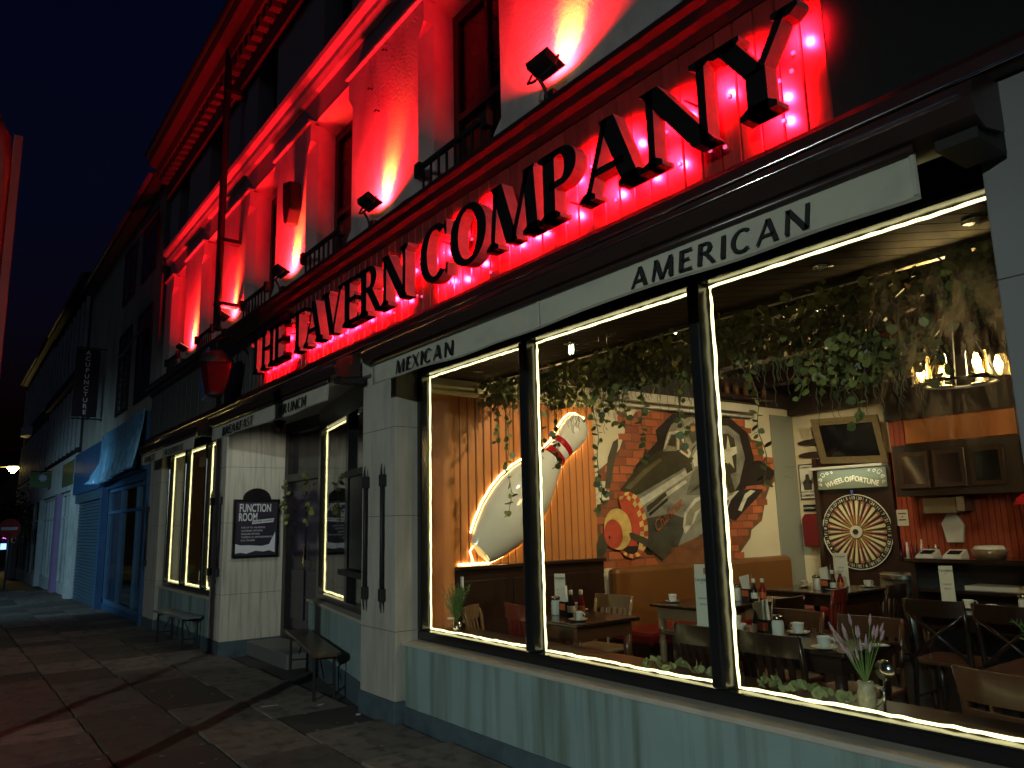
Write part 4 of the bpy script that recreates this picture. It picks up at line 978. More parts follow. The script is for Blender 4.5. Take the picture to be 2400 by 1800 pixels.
# beams under the dark ceiling
for y in (5.2, 6.6, 8.0): struct(MB().box(-5.84, 2.4, y, y + .2, 3.12, 3.299).build('ceiling_beam', m_dwood, None))
# inner sill
s_box('window_board', m_dwood, -5.70, -1.08, 3.302, 3.62, .655, .69)
struct(MB().box(-5.70, -1.0, 3.601, 3.66, .0, .654).build('under_window_wall', m_dwood, None))

# ================================================================ bowling pin with rope light
pinw = -5.828
A_, B_ = Vector((3.90, 1.285)), Vector((5.20, 2.56))
ax = (B_ - A_); LN = ax.length; ax = ax / LN; nx_ = Vector((-ax.y, ax.x))
PROF = [(0, .135), (.03, .165), (.09, .215), (.18, .27), (.28, .298), (.36, .30), (.45, .275), (.54, .225), (.62, .165), (.68, .132), (.73, .122), (.78, .13), (.84, .152), (.90, .160), (.95, .142), (.985, .09), (1.0, .02)]
def pr(s):
    for (a, r0), (b, r1) in zip(PROF, PROF[1:]):
        if a <= s <= b: return r0 + (r1 - r0) * (s - a) / (b - a)
    return .02
t = thing('bowling_pin', 'giant glossy white bowling pin with two red neck stripes on the orange wall', 'wall decoration', (pinw, 4.2, 1.2))
m_pin = P('pin gloss white', (.72, .68, .58), .10, .05, 3, .02, 10, coat=.5); m_pinr = P('pin stripe red', (.40, .01, .02), .12, .1, 4, .02, 10, coat=.5)
def pinseg(ss, mat, name, grow=0.0):
    rings = []
    for s in ss:
        r = pr(s) + grow; ring = []
        for k in range(17):
            a = math.pi * k / 16
            c2 = A_ + ax * LN * s + nx_ * (r * math.cos(a)); ring.append((pinw + .02 + r * .62 * math.sin(a), c2.x, c2.y))
        ring.append((pinw + .02, *(A_ + ax * LN * s)))
        rings.append(ring)
    return MB().loft(rings).build(name, mat, t, 'auto')
cuts = [i / 60 for i in range(61)]
pinseg([s for s in cuts if s <= .68 + 1e-6], m_pin, 'pin_body'); pinseg([.68, .69, .705, .715], m_pinr, 'stripe', .002)
pinseg([.715, .73, .745, .755], m_pin, 'pin_neck'); pinseg([.755, .765, .78, .79], m_pinr, 'stripe', .002); pinseg([.79, .8] + [s for s in cuts if s > .805], m_pin, 'pin_head')
pinseg([-.012, 0], P('ivory foot', (.55, .50, .32), .4), 'pin_foot', -.01)
t = thing('rope_light', 'dotted warm rope light outlining the giant bowling pin', 'rope light', (pinw, 4.0, 1.2))
m_rope = EM('warm rope diode', (1.0, .74, .32), 16.0)
out = [A_ + ax * LN * s + nx_ * (pr(s) + .022) for s in cuts[2:]] + [B_ + ax * .03] + [A_ + ax * LN * s - nx_ * (pr(s) + .0) for s in reversed(cuts[1:])]
MB().tube([(pinw + .012, p.x, p.y) for p in out], .007, 6).build('rope', m_rope, t)
foot = [(pinw + .012, 3.68 + i * .02, 1.188 + .004 * (i % 2)) for i in range(18)]
MB().tube(foot, .009, 6).build('rope', m_rope, t)
MB().tube([(pinw + .012, 3.86, 1.37), (pinw + .012, 3.80, 1.30), (pinw + .012, 3.84, 1.19)], .007, 6).build('rope', m_rope, t)
MB().box(-5.785, -5.765, 3.68, 3.70, 1.0, 1.09).build('plug', P('white plastic', (.7, .7, .68), .4), t)
MB().tube([(-5.77, 3.69, 1.0), (-5.765, 3.71, .93), (-5.765, 3.68, .88), (-5.765, 3.66, .86)], .006, 6).build('lead', MATS['white plastic'], t, True)

# ================================================================ painted mural: a plane bursting through a brick wall
Lc = crop(1300, 900, 600); MX = -5.85
def ml(pts, lift=0.0):
    out = []
    for p in pts:
        q = pix(*Lc(*p), 0, MX); out.append((q.y, q.z))
    return out
mu = thing('wall_mural', 'painted mural of an olive and silver plane bursting through a broken brick wall', 'mural', (MX, 6.8, 1.1))
lay = [0]
def paint(name, pts, mat, raw=False):
    lay[0] += 1
    return MB().flat(pts if raw else ml(pts), 0, MX + .0015 + lay[0] * .0006).build(name, mat, mu, recalc=False)
C_ = lambda n, c, r=.6: P('mural ' + n, c, r, .4, 9, .12, 40, dirt=tuple(x * .5 for x in c), dirt_amt=.75, dirt_scale=(6, 4, 7))
hole = [(530, 225), (600, 250), (655, 300), (700, 240), (1010, 235), (1480, 295), (1620, 330), (1700, 480), (1790, 500), (1800, 640), (1900, 650), (1980, 700), (1970, 780), (1860, 880), (1820, 1000), (1790, 1180), (1700, 1260), (1690, 1330), (1600, 1460), (1590, 1560), (370, 1590), (345, 1380), (330, 1100), (380, 1040), (470, 1020), (470, 880), (360, 760), (500, 640), (560, 560), (610, 400), (560, 310)]
hp = ml(hole)
paint('mortar_ground', hp, C_('mortar', (.16, .065, .03)), True)
mb = MB(); lay[0] += 1; rb = random.Random(8); row = 0; z = 1.06
while z < 2.78:
    y = 5.2 + (row % 2) * .105
    while y < 8.7:
        cyb, czb = y + .1, z + .035
        if inpoly(cyb, czb, hp):
            j = lambda: rb.uniform(-.006, .006)
            mb.flat([(y + j(), z + j()), (y + .195 + j(), z + j()), (y + .195 + j(), z + .073 + j()), (y + j(), z + .073 + j())], 0, MX + .0015 + lay[0] * .0006)
        y += .21
    z += .088; row += 1
mb.build('painted_brickwork', P('mural brick', (.36, .09, .03), .65, .25, 14, .1, 60, island=.35), mu, recalc=False)
lay[0] += 1
m_dk = C_('dark break', (.022, .012, .008)); m_ol = C_('olive', (.05, .038, .014)); m_si = C_('silver', (.25, .235, .18)); m_sil = C_('pale silver', (.56, .53, .42)); m_can = C_('canopy', (.26, .23, .15)); m_yel = C_('yellow', (.66, .46, .14)); m_rd = C_('red', (.52, .07, .03)); m_wh = C_('white', (.6, .56, .42)); m_bl = C_('blade', (.07, .058, .03)); m_or = C_('shadow orange', (.22, .08, .03)); m_skin = C_('skin', (.40, .18, .08))
paint('dark_break', [(700, 700), (880, 500), (1000, 270), (1500, 285), (1660, 420), (1720, 640), (1650, 900), (1510, 1030), (1440, 1310), (1000, 1470), (800, 1480), (640, 1300), (600, 940)], m_dk)
paint('dark_break', [(1010, 260), (1250, 250), (1500, 300), (1480, 450), (1200, 600), (900, 580), (870, 400)], m_dk)
paint('dark_break', [(1640, 670), (1770, 660), (1910, 760), (1850, 860), (1600, 890)], m_dk)
paint('shadow', [(800, 1400), (1330, 1240), (1480, 1240), (1490, 1500), (1300, 1560), (900, 1560)], m_or)
paint('upper_blade', [(430, 905), (455, 640), (500, 500), (545, 470), (545, 540), (510, 690), (475, 900)], m_bl)
paint('tail_plane', [(1440, 1010), (1500, 940), (1600, 920), (1690, 905), (1800, 910), (1740, 990), (1640, 1090), (1560, 1180), (1470, 1150)], m_dk)
paint('tail_stripe', [(1580, 1090), (1640, 950), (1690, 915), (1730, 925), (1660, 985), (1610, 1100)], m_wh)
paint('tail_stripe', [(1445, 1080), (1455, 990), (1520, 935), (1590, 920), (1520, 1000), (1470, 1120)], m_wh)
paint('fuselage', [(700, 960), (930, 830), (1150, 690), (1190, 570), (1290, 430), (1400, 350), (1490, 360), (1590, 440), (1640, 640), (1590, 860), (1530, 960), (1440, 1000), (1400, 1230), (1230, 1320), (1060, 1400), (900, 1420), (800, 1340), (780, 1150)], m_si)
paint('fuselage_light', [(720, 1000), (960, 850), (1160, 720), (1180, 760), (980, 900), (760, 1050)], m_sil)
paint('fuselage_light', [(1180, 640), (1280, 470), (1330, 520), (1240, 700), (1200, 720)], m_sil)
paint('fuselage_shade', [(790, 1160), (1000, 1120), (1120, 1160), (1100, 1300), (1060, 1400), (900, 1420), (800, 1340)], C_('steel shade', (.07, .064, .045)))
paint('fuselage_shade', [(1180, 770), (1350, 620), (1420, 760), (1400, 920), (1240, 960), (1130, 960)], C_('steel mid', (.15, .14, .10)))
paint('fuselage_shade', [(1240, 1310), (1400, 1200), (1440, 1010), (1500, 1000), (1420, 1260), (1280, 1330)], m_bl)
paint('fuselage_highlight', [(830, 1020), (1120, 830), (1140, 850), (860, 1050)], m_wh)
paint('olive_panel', [(565, 905), (690, 740), (840, 610), (930, 560), (1040, 555), (1195, 640), (1160, 700), (900, 850), (720, 955), (600, 935)], m_ol)
paint('canopy', [(925, 585), (960, 440), (1000, 350), (1080, 295), (1180, 285), (1250, 320), (1310, 420), (1180, 560), (1165, 640), (1060, 575)], m_can)
paint('olive_highlight', [(600, 900), (760, 740), (900, 640), (920, 660), (790, 770), (650, 910)], C_('olive light', (.13, .10, .04)))
paint('canopy_frame', [(980, 415), (1065, 405), (1170, 600), (1150, 640), (1050, 570), (1050, 430), (990, 435), (945, 560), (930, 570)], m_wh)
paint('windscreen', [(1000, 445), (1040, 440), (1038, 545), (965, 530)], m_ol)
paint('windscreen', [(1070, 450), (1150, 600), (1135, 610), (1068, 560)], m_or)
paint('pilot', [(1155, 350), (1190, 330), (1215, 360), (1215, 410), (1240, 470), (1180, 520), (1150, 430)], m_bl)
paint('pilot_face', [(1165, 365), (1200, 365), (1205, 400), (1185, 415), (1165, 400)], m_skin)
paint('tail_fin_dark', ml([(1420, 430), (1490, 430), (1540, 470), (1560, 600), (1560, 760), (1510, 780), (1450, 650), (1420, 520)]), m_ol, True)
sc_ = Lc
st5 = []
for k in range(10):
    a = math.pi / 2 + k * math.pi / 5 + .12; r_ = 1 if k % 2 == 0 else .40
    st5.append((1492 + 72 * r_ * math.cos(a), 610 - 165 * r_ * math.sin(a)))
paint('roundel_bar', [(1400, 600), (1560, 540), (1565, 600), (1420, 680)], m_sil)
paint('roundel_star', st5, m_wh)
paint('fin_edge', [(1440, 690), (1480, 680), (1550, 930), (1500, 945)], m_ol)
paint('intake', [(1095, 1230), (1110, 1110), (1200, 990), (1340, 930), (1330, 1010), (1240, 1090), (1190, 1200), (1115, 1295)], m_sil)
paint('intake_dark', [(1115, 1225), (1130, 1120), (1210, 1020), (1320, 965), (1300, 1040), (1200, 1110), (1170, 1220)], m_can)
paint('exhaust', [(780, 1060), (945, 930), (958, 965), (790, 1112)], m_ol)
paint('exhaust_ports', [(800, 1120), (960, 985), (968, 1005), (812, 1140)], m_dk)
paint('panel_hatch', [(1120, 705), (1170, 690), (1180, 745), (1132, 775)], m_ol)
paint('gun_slot', [(1145, 950), (1215, 880), (1285, 840), (1220, 905)], m_ol)
# cowl, chequered band, spinner
paint('cowl', [(540, 1000), (620, 990), (700, 1060), (745, 1190), (740, 1320), (660, 1420), (600, 1400), (640, 1200), (560, 1080)], m_rd)
ring0 = [(555, 940), (640, 932), (710, 975), (760, 1080), (790, 1200), (795, 1310), (775, 1410)]
ring2 = [(540, 1000), (612, 990), (668, 1045), (705, 1130), (722, 1225), (724, 1310), (712, 1400)]
def lerp(a, b, f): return (a[0] + (b[0] - a[0]) * f, a[1] + (b[1] - a[1]) * f)
def samp(r, f):
    f *= len(r) - 1; i = min(int(f), len(r) - 2); return lerp(r[i], r[i + 1], f - i)
lay[0] += 1
for cc, mt in ((0, m_rd), (1, m_yel)):
    mb = MB()
    for i in range(13):
        for j in range(2):
            if (i + j) % 2 != cc: continue
            f0, f1 = i / 13, (i + 1) / 13
            q_ = [lerp(samp(ring0, f0), samp(ring2, f0), j / 2), lerp(samp(ring0, f1), samp(ring2, f1), j / 2), lerp(samp(ring0, f1), samp(ring2, f1), (j + 1) / 2), lerp(samp(ring0, f0), samp(ring2, f0), (j + 1) / 2)]
            mb.flat(ml(q_), 0, MX + .0015 + lay[0] * .0006)
    mb.build('chequered_band', mt, mu, recalc=False)
lay[0] += 1
chin = [(555, 1440), (600, 1490), (660, 1510), (730, 1480), (775, 1410)]; chin2 = [(585, 1440), (612, 1462), (660, 1472), (698, 1452), (712, 1400)]
paint('chin_hole', [(570, 1440), (620, 1400), (720, 1400), (720, 1450), (660, 1490), (600, 1475)], m_dk)
lay[0] += 1
for cc, mt in ((0, m_rd), (1, m_yel)):
    mb = MB()
    for i in range(8):
        if i % 2 == cc: mb.flat(ml([samp(chin, i / 8), samp(chin, (i + 1) / 8), samp(chin2, (i + 1) / 8), samp(chin2, i / 8)]), 0, MX + .0015 + lay[0] * .0006)
    mb.build('chequered_band', mt, mu, recalc=False)
paint('left_blade', [(345, 1390), (365, 1320), (388, 1290), (410, 1310), (430, 1375), (455, 1390), (400, 1495), (350, 1500)], m_bl)
paint('spinner', ell(530, 1255, 118, 180, 28, -.1), m_yel)
paint('spinner_tip', ell(492, 1296, 80, 127, 24, -.1), m_rd)
paint('spinner_hole', ell(457, 1325, 9, 14, 10), m_dk)
paint('right_blade', [(625, 1290), (650, 1282), (760, 1325), (900, 1395), (985, 1418), (1020, 1345), (1010, 1400), (985, 1425), (1000, 1440), (920, 1520), (840, 1450), (740, 1380), (640, 1335)], m_bl)
q = pix(*Lc(968, 1128), 0, MX)
text('Charlotte', .17, 'nose_lettering', C_('script red', (.42, .12, .04)), mu, (MX + .004 + lay[0] * .0006, q.y, q.z), (R(90), R(-33), R(90)), shear=.3, sx=.82)
# plaster crack lines
for pts in ([(1980, 710), (2010, 720), (2060, 715)], [(1960, 800), (2000, 800), (2040, 830)], [(330, 970), (360, 950), (400, 870)], [(340, 1000), (380, 1030)], [(310, 770), (360, 770), (380, 700)]):
    w3 = ml(pts); lay[0] += 1
    mb = MB()
    for a, b in zip(w3, w3[1:]): mb.flat([(a[0], a[1] - .002), (b[0], b[1] - .002), (b[0], b[1] + .002), (a[0], a[1] + .002)], 0, MX + .0015 + lay[0] * .0006)
    mb.build('painted_crack', m_bl, mu, recalc=False)

# ================================================================ banquette
t = thing('banquette', 'long tan leather banquette with dark red seat under the plane mural', 'banquette', (-5.6, 6.9, FL))
m_tan = P('tan leather', (.17, .065, .016), .42, .18, 4, .12, 40); m_ox = P('oxblood leather', (.20, .012, .01), .38, .2, 4, .12, 40)
MB().box(-5.80, -5.66, 5.42, 8.38, .42, 1.07).build('backrest', m_tan, t, bevel=.05)
MB().box(-5.80, -5.22, 5.42, 8.38, .36, .50).build('seat', m_ox, t, bevel=.04)
MB().box(-5.80, -5.26, 5.42, 8.38, FL, .36).build('base', m_dwood, t)

# ================================================================ tables
def table(label, x0, x1, y0, y1, mt, top=.80, legs=None):
    t = thing('dining_table', label, 'table', ((x0 + x1) / 2, (y0 + y1) / 2, FL))
    MB().box(x0, x1, y0, y1, top - .03, top).build('tabletop', m_dwood1, t, bevel=.008)
    MB().box(x0 + .05, x1 - .05, y0 + .05, y0 + .07, top - .13, top - .03).box(x0 + .05, x1 - .05, y1 - .07, y1 - .05, top - .13, top - .03).box(x0 + .05, x0 + .07, y0 + .07, y1 - .07, top - .13, top - .03).box(x1 - .07, x1 - .05, y0 + .07, y1 - .07, top - .13, top - .03).build('apron', mt, t)
    for x in (x0 + .075, x1 - .075):
        for y in (y0 + .075, y1 - .075):
            MB().lathe([(.034, top - .13), (.034, .52), (.026, .50), (.033, .47), (.030, .2), (.022, .17), (.027, .15), (.018, FL)], (x, y, 0), 10).build('leg', mt, t, True)
    return t
table('dark topped square table beside the wall with the bowling pin', -5.30, -4.40, 3.79, 4.45, m_mwood)
table('long table with pale legs in front of the banquette below the mural', -5.02, -4.30, 5.20, 6.40, m_lwood)
table('dark table set with most cups behind the second window mullion', -3.78, -2.45, 4.02, 4.62, m_dwood)
table('far dark table in front of the prize wheel', -5.12, -4.22, 6.92, 7.92, m_dwood)
table('brown table close to the glass at the right column', -1.78, -.95, 3.95, 4.75, m_mwood)
table('dark table in the middle of the room near the bar', -3.12, -2.05, 6.10, 6.95, m_dwood)

# ================================================================ chairs
def chair_parts(t, mt, kind, top, seatm=None):
    L = dict(local=True); sm_ = seatm or mt
    MB().prism([(-.21, -.19), (.21, -.19), (.22, .19), (.18, .22), (-.18, .22), (-.22, .19)], 2, .42, .455).build('seat', sm_, t, bevel=.012, **L)
    for s in (-1, 1):
        MB().tube([(s * .18, .18, .43), (s * .19, .2, 0)], [.02, .015], 8).build('leg', mt, t, True, **L)
        MB().tube([(s * .19, -.26, 0), (s * .19, -.19, .44), (s * .195, -.215, .7), (s * .20, -.25, top)], [.016, .02, .018, .014], 8).build('leg', mt, t, True, **L)
        MB().tube([(s * .185, .19, .2), (s * .19, -.22, .2)], .01, 6).build('stretcher', mt, t, **L)
    cur = lambda x: -.03 * (1 - (x / .2) ** 2)
    def rail(z0, z1, name, th=.022):
        vs = []; n = 10
        rings = []
        for i in range(n + 1):
            x = -.2 + .4 * i / n; yb = -.25 + (top - z1) * .14 + cur(x)
            rings.append([(x, yb, z0), (x, yb, z1), (x, yb + th, z1), (x, yb + th, z0)])
        MB().loft(rings).build(name, mt, t, 'auto', local=True)
    rail(top - .115, top, 'top_rail')
    if kind == 'slat':
        rail(.53, .56, 'lower_rail')
        for k in range(5):
            x = -.13 + k * .065
            MB().loft([[(x - .017, -.205 + cur(x), .555), (x + .017, -.205 + cur(x), .555), (x + .017, -.19 + cur(x), .555), (x - .017, -.19 + cur(x), .555)], [(x - .017, -.235 + cur(x), top - .11), (x + .017, -.235 + cur(x), top - .11), (x + .017, -.22 + cur(x), top - .11), (x - .017, -.22 + cur(x), top - .11)]]).build('slat', mt, t, local=True)
    elif kind == 'ladder':
        for z in (.50, .59, .68): rail(z, z + .055, 'back_slat')
    else:
        for s in (-1, 1): MB().tube([(s * .185, -.21, .47), (0, -.235, .64), (-s * .19, -.25, top - .1)], .014, 6).build('cross_bar', mt, t, True, local=True)
def chair(label, x, y, rot, mt, kind='slat', top=.85, seatm=None):
    t = thing('dining_chair', label, 'chair', (x, y, FL), rot, 'dining chairs'); chair_parts(t, mt, kind, top, seatm); return t
PI = math.pi
chair('red brown slat chair with its back to the window at the bowling pin table', -5.03, 4.0, -.12, m_rwood)
chair('worn light slat chair on the far side of the bowling pin table', -5.02, 4.55, PI + .12, m_lwood)
chair('pale slat chair by the orange wall behind the rosemary pot', -5.48, 3.86, -.9, m_lwood, top=.80)
chair('dark curved chair back just left of the second mullion', -3.24, 4.03, .02, m_dwood)
chair('dark curved chair back just right of the second mullion', -2.75, 4.03, -.03, m_dwood)
chair('brown chair behind the table with most cups, left one', -3.28, 4.60, PI, m_mwood)
chair('brown chair behind the table with most cups, right one', -2.72, 4.58, PI + .08, m_mwood)
chair('dark chair drawn up to the long banquette table', -4.06, 5.55, PI / 2, m_dwood)
chair('bright red brown chair between the banquette table and the far table', -4.18, 6.45, PI / 2 + .25, m_rwood)
chair('dark chair in front of the prize wheel at the far table', -4.02, 7.15, PI / 2 + .1, m_dwood)
chair('dark cross backed chair with reddish seat in the middle of the room', -2.78, 5.98, 0.03, m_dwood, 'cross', .88, m_mwood)
chair('dark cross backed chair at the bar table, nearer the right column', -2.27, 5.92, -.05, m_dwood, 'cross', .88)
chair('glossy brown ladder back chair close to the glass at the bottom right', -1.50, 3.93, -.12, m_mwood, 'ladder', .82)

# ================================================================ cups, saucers and table sets
m_china = P('white china', (.72, .70, .64), .12, .03, 4, 0)
cup_me = meshdata(MB().lathe([(.022, 0), (.026, .004), (.034, .02), (.038, .055), (.039, .062), (.036, .062), (.034, .052), (.029, .018), (.004, .012)], (0, 0, 0), 20), 'cup_body', m_china, True)
hd_me = meshdata(MB().tube([(.034, 0, .052), (.052, 0, .054), (.062, 0, .04), (.055, 0, .022), (.034, 0, .016)], .0055, 8), 'handle', m_china, True)
sc_me = meshdata(MB().lathe([(.032, 0), (.045, .004), (.072, .014), (.073, .017), (.045, .008), (.004, .006)], (0, 0, 0), 24), 'saucer', m_china, True)
def cup(x, y, z, rot, where):
    s = bpy.data.objects.new('saucer', sc_me); col.objects.link(s); s.location = (x, y, z + .001); WL[s.name] = s.location.copy(); tag(s, 'white saucer under the cup ' + where, 'saucer', 'saucers on the tables')
    t = thing('coffee_cup', 'white coffee cup ' + where, 'cup', (x, y, z + .0085), rot, 'coffee cups on the tables')
    for me, n in ((cup_me, 'cup_body'), (hd_me, 'handle')):
        o = bpy.data.objects.new(n, me); col.objects.link(o); o.parent = t; WL[o.name] = WL[t.name]
TZ = .80
for x, y, r_, wh in ((-4.55, 3.94, .3, 'at the near edge of the bowling pin table'), (-5.02, 4.37, 2, 'behind the sauce bottles on the bowling pin table'), (-5.18, 4.28, 1, 'partly behind the first mullion'),
                     (-4.90, 5.38, 2.6, 'at the left end of the long banquette table'), (-3.53, 4.50, 2.4, 'just right of the second mullion'), (-3.03, 4.48, 3.0, 'beside the sugar jar on the table with most cups'),
                     (-2.60, 4.08, .2, 'at the right front corner of the table with most cups'), (-3.20, 4.12, .1, 'half hidden by the chair back beside the dark bottle'), (-4.92, 6.30, 2.8, 'at the far end of the long banquette table'),
                     (-4.85, 7.35, 2.9, 'at the back of the far table'), (-4.45, 7.22, 1.5, 'at the near side of the far table'), (-4.38, 7.75, 1, 'on the far table in front of the prize wheel'), (-2.86, 6.48, .4, 'beside the menu on the bar table'), (-2.60, 6.25, .1, 'at the near edge of the bar table')):
    cup(x, y, TZ, r_, wh)
m_clear = GLASS('jar glass', (.95, .96, .95), ior=1.5)
m_sugar = P('white sugar', (.75, .72, .65), .8); m_ket = P('ketchup red', (.22, .012, .012), .15, .1, 4, 0); m_cap = P('white cap', (.75, .73, .68), .4); m_brs = P('brown sauce', (.03, .012, .01), .15, .1, 4, 0); m_org = P('orange label', (.55, .13, .04), .5); m_nap = P('paper napkin', (.78, .74, .64), .9, .04, 4, .2, 60)
def sugar(x, y, wh):
    t = thing('sugar_jar', 'glass sugar jar with metal lid ' + wh, 'jar', (x, y, TZ))
    MB().lathe([(.034, .001), (.036, .006), (.036, .10), (.030, .118)], (x, y, TZ), 16).build('sugar_fill', m_sugar, t, True)
    MB().lathe([(.031, .119), (.038, .12), (.037, .138), (.02, .148), (.004, .15)], (x, y, TZ), 16).build('lid', m_chrome, t, True)
def bottle(x, y, wh, mt, kind):
    t = thing('sauce_bottle', kind + ' with white cap ' + wh, 'bottle', (x, y, TZ))
    MB().lathe([(.026, .001), (.030, .006), (.030, .09), (.024, .115), (.013, .15), (.012, .165)], (x, y, TZ), 14).build('bottle_body', mt, t, True)
    MB().lathe([(.016, .165), (.0165, .168), (.016, .2), (.004, .202)], (x, y, TZ), 12).build('cap', m_cap, t, True)
    MB().lathe([(.0305, .03), (.0306, .031), (.0306, .08), (.0305, .081)], (x, y, TZ), 14, caps=False).build('label_band', m_cap if mt is m_brs else m_org, t, True)
def caddy(x, y, wh):
    t = thing('napkin_caddy', 'black cutlery tin with orange label holding a white napkin ' + wh, 'caddy', (x, y, TZ))
    MB().box(x - .045, x + .045, y - .045, y + .045, TZ, TZ + .11).build('tin', m_black, t, bevel=.005)
    MB().box(x - .035, x + .035, y - .0475, y - .0455, TZ + .045, TZ + .095).build('tin_label', m_org, t)
    MB().loft([[(x - .035, y - .03, TZ + .1), (x + .035, y - .03, TZ + .1), (x + .035, y - .01, TZ + .1), (x - .035, y - .01, TZ + .1)], [(x - .065, y - .035, TZ + .21), (x + .02, y - .03, TZ + .23), (x + .025, y - .01, TZ + .235), (x - .06, y - .015, TZ + .215)]]).build('napkin', m_nap, t)
    MB().tube([(x + .02, y + .02, TZ + .09), (x + .035, y + .03, TZ + .25)], .004, 6).build('knife', m_chrome, t)
for wh, sx_, sy_ in (('on the bowling pin table', -4.98, 4.08), ('on the long banquette table', -4.56, 5.86), ('on the table with most cups', -2.98, 4.20), ('on the far table', -4.60, 7.18), ('on the bar table', -2.42, 6.35)):
    k = 1 if wh != 'on the table with most cups' else -1
    sugar(sx_, sy_, wh); caddy(sx_ + .10 * k, sy_ + .03, wh)
    bottle(sx_ + .17 * k, sy_ + .02, wh, m_brs, 'dark brown sauce bottle'); bottle(sx_ + .21 * k, sy_ + .09, wh, m_ket, 'red ketchup bottle')
# menus standing on the tables
m_menu = P('menu card', (.70, .66, .55), .6, .04, 4, .03); m_menut = P('menu print', (.05, .045, .04), .7)
def menu(x, y, rot, wh, title=True, h=.28, w_=.10, pic=False):
    t = thing('menu_card', 'upright white menu card ' + wh, 'menu', (x, y, TZ), rot)
    MB().box(-w_ / 2, w_ / 2, -.002, .002, .0, h).build('card', m_menu, t, local=True)
    if title:
        text('TAVERN', .026, 'menu_title', m_menut, t, (0, -.0032, h - .04), local=True, bold=.02)
        text('CO.', .012, 'menu_title', m_menut, t, (0, -.0032, h - .06), local=True)
        text('DRINKS', .018, 'menu_title', m_menut, t, (0, -.0032, h * .55), local=True); text('MENU', .018, 'menu_title', m_menut, t, (0, -.0032, h * .44), local=True)
    if pic:
        MB().box(-.04, .01, -.0032, -.0028, .03, .09).build('menu_picture', P('menu picture', (.12, .16, .15), .6), t, local=True)
        MB().box(.01, .045, -.0032, -.0028, h - .1, h - .03).build('menu_picture', P('menu picture warm', (.35, .16, .07), .6), t, local=True)
    MB().box(-.05, .05, .006, .05, 0, .09).build('menu_holder', m_black, t, local=True)
menu(-5.22, 4.33, .45, 'beside the dark panelling on the bowling pin table', h=.30)
menu(-4.60, 5.45, .45, 'with coloured pictures on the long banquette table', False, .34, .14, True)
menu(-3.62, 4.28, .5, 'seen against the second mullion', h=.36)
menu(-4.66, 7.75, .5, 'with a tall drink picture in front of the prize wheel', True, .34, .14, False)
menu(-3.02, 6.52, .5, 'beside the steel bin on the bar table', h=.32)
t = MB().prism([(-2.55, 4.36), (-2.48, 4.33), (-2.40, 4.42), (-2.46, 4.45)], 2, TZ + .001, TZ + .006).build('folded_napkin', m_nap, None)
tag(t, 'folded white napkin at the right edge of the table with most cups', 'napkin')
# ================================================================ prize wheel
wy = 8.84; WC = Vector((-5.06, 1.335)); WR = .44
t = thing('prize_wheel', 'round prize wheel with coloured wedges and numbers under a WHEEL OF FORTUNE board', 'prize wheel', (-5.06, wy, FL))
MB().box(-5.54, -4.57, 8.86, 8.895, FL, 2.24).build('cabinet_back', m_dwood, t)
for a in ((-5.55, -5.49, .0, 2.24), (-4.62, -4.56, .0, 2.24)): MB().box(a[0], a[1], 8.80, 8.897, FL, a[3]).build('cabinet_post', m_dwood, t)
MB().box(-5.49, -4.62, 8.80, 8.86, FL, .86).build('cabinet_base', m_dwood, t)
MB().prism(ell(WC.x, WC.y, WR, WR, 48), 1, wy - .01, wy + .015).build('rim', P('wheel rim black', (.015, .015, .014), .3), t)
cols_ = [(.62, .52, .22), (.58, .40, .16), (.42, .16, .09), (.44, .42, .16), (.64, .58, .34), (.34, .18, .07), (.56, .46, .18), (.50, .30, .14)]
NW = 30; m_w = [P('wedge paint %d' % i, c, .4, .15, 12, .03) for i, c in enumerate(cols_)]
for k in range(NW):
    a0 = 2 * PI * (k + .2) / NW; a1 = 2 * PI * (k + .8) / NW; am = (a0 + a1) / 2
    P_ = lambda r, a: (WC.x + r * math.sin(a), WC.y + r * math.cos(a))
    MB().prism([P_(.085, a0), P_(.085, a1), P_(.365, a1), P_(.372, am), P_(.365, a0)], 1, wy - .016, wy - .008).build('wedge', m_w[(k * 5 + k // 3) % 8], t)
m_num = P('wheel numbers', (.75, .70, .55), .5)
MB_print = MB()
for k in range(NW):
    a = 2 * PI * (k + .5) / NW; s_, c_ = math.sin(a), math.cos(a)
    MB_print.prism([(WC.x + r * s_ + w3 * c_, WC.y + r * c_ - w3 * s_) for r, w3 in ((.20, -.004), (.34, -.006), (.34, .006), (.20, .004))], 1, wy - .0175, wy - .0165)
MB_print = MB_print.build('wedge_print', m_num, t); MB_print['kind'] = 'stuff'
NUMS = [13, 20, 1, 24, 11, 7, 21, 19, 5, 29, 22, 2, 25, 18, 9, 26, 15, 30, 6, 12, 4, 28, 17, 8, 23, 16, 10, 27, 14, 3]
for k, n_ in enumerate(NUMS):
    a = 2 * PI * k / NW
    text(str(n_), .050, 'number', m_num, t, (WC.x + .40 * math.sin(a), wy - .0165, WC.y + .40 * math.cos(a)), (R(90), a, 0), bold=.012)
    a += PI / NW; s_, c_ = math.sin(a), math.cos(a)
    MB().prism([(WC.x + r * s_ + w3 * c_, WC.y + r * c_ - w3 * s_) for r, w3 in ((.382, -.001), (.42, -.001), (.42, .001), (.382, .001))], 1, wy - .014, wy - .0095).build('divider', m_num, t)
MB().tube([(WC.x + WR * math.sin(2 * PI * k / 40), wy - .012, WC.y + WR * math.cos(2 * PI * k / 40)) for k in range(40)], .006, 6, True).build('rim_ring', m_num, t)
MB().prism(ell(WC.x, WC.y, .075, .075, 24), 1, wy - .03, wy - .008).build('hub', P('hub cream', (.6, .54, .38), .4), t)
MB().prism(ell(WC.x, WC.y, .032, .032, 16), 1, wy - .045, wy - .03).build('hub_cap', m_blackm, t)
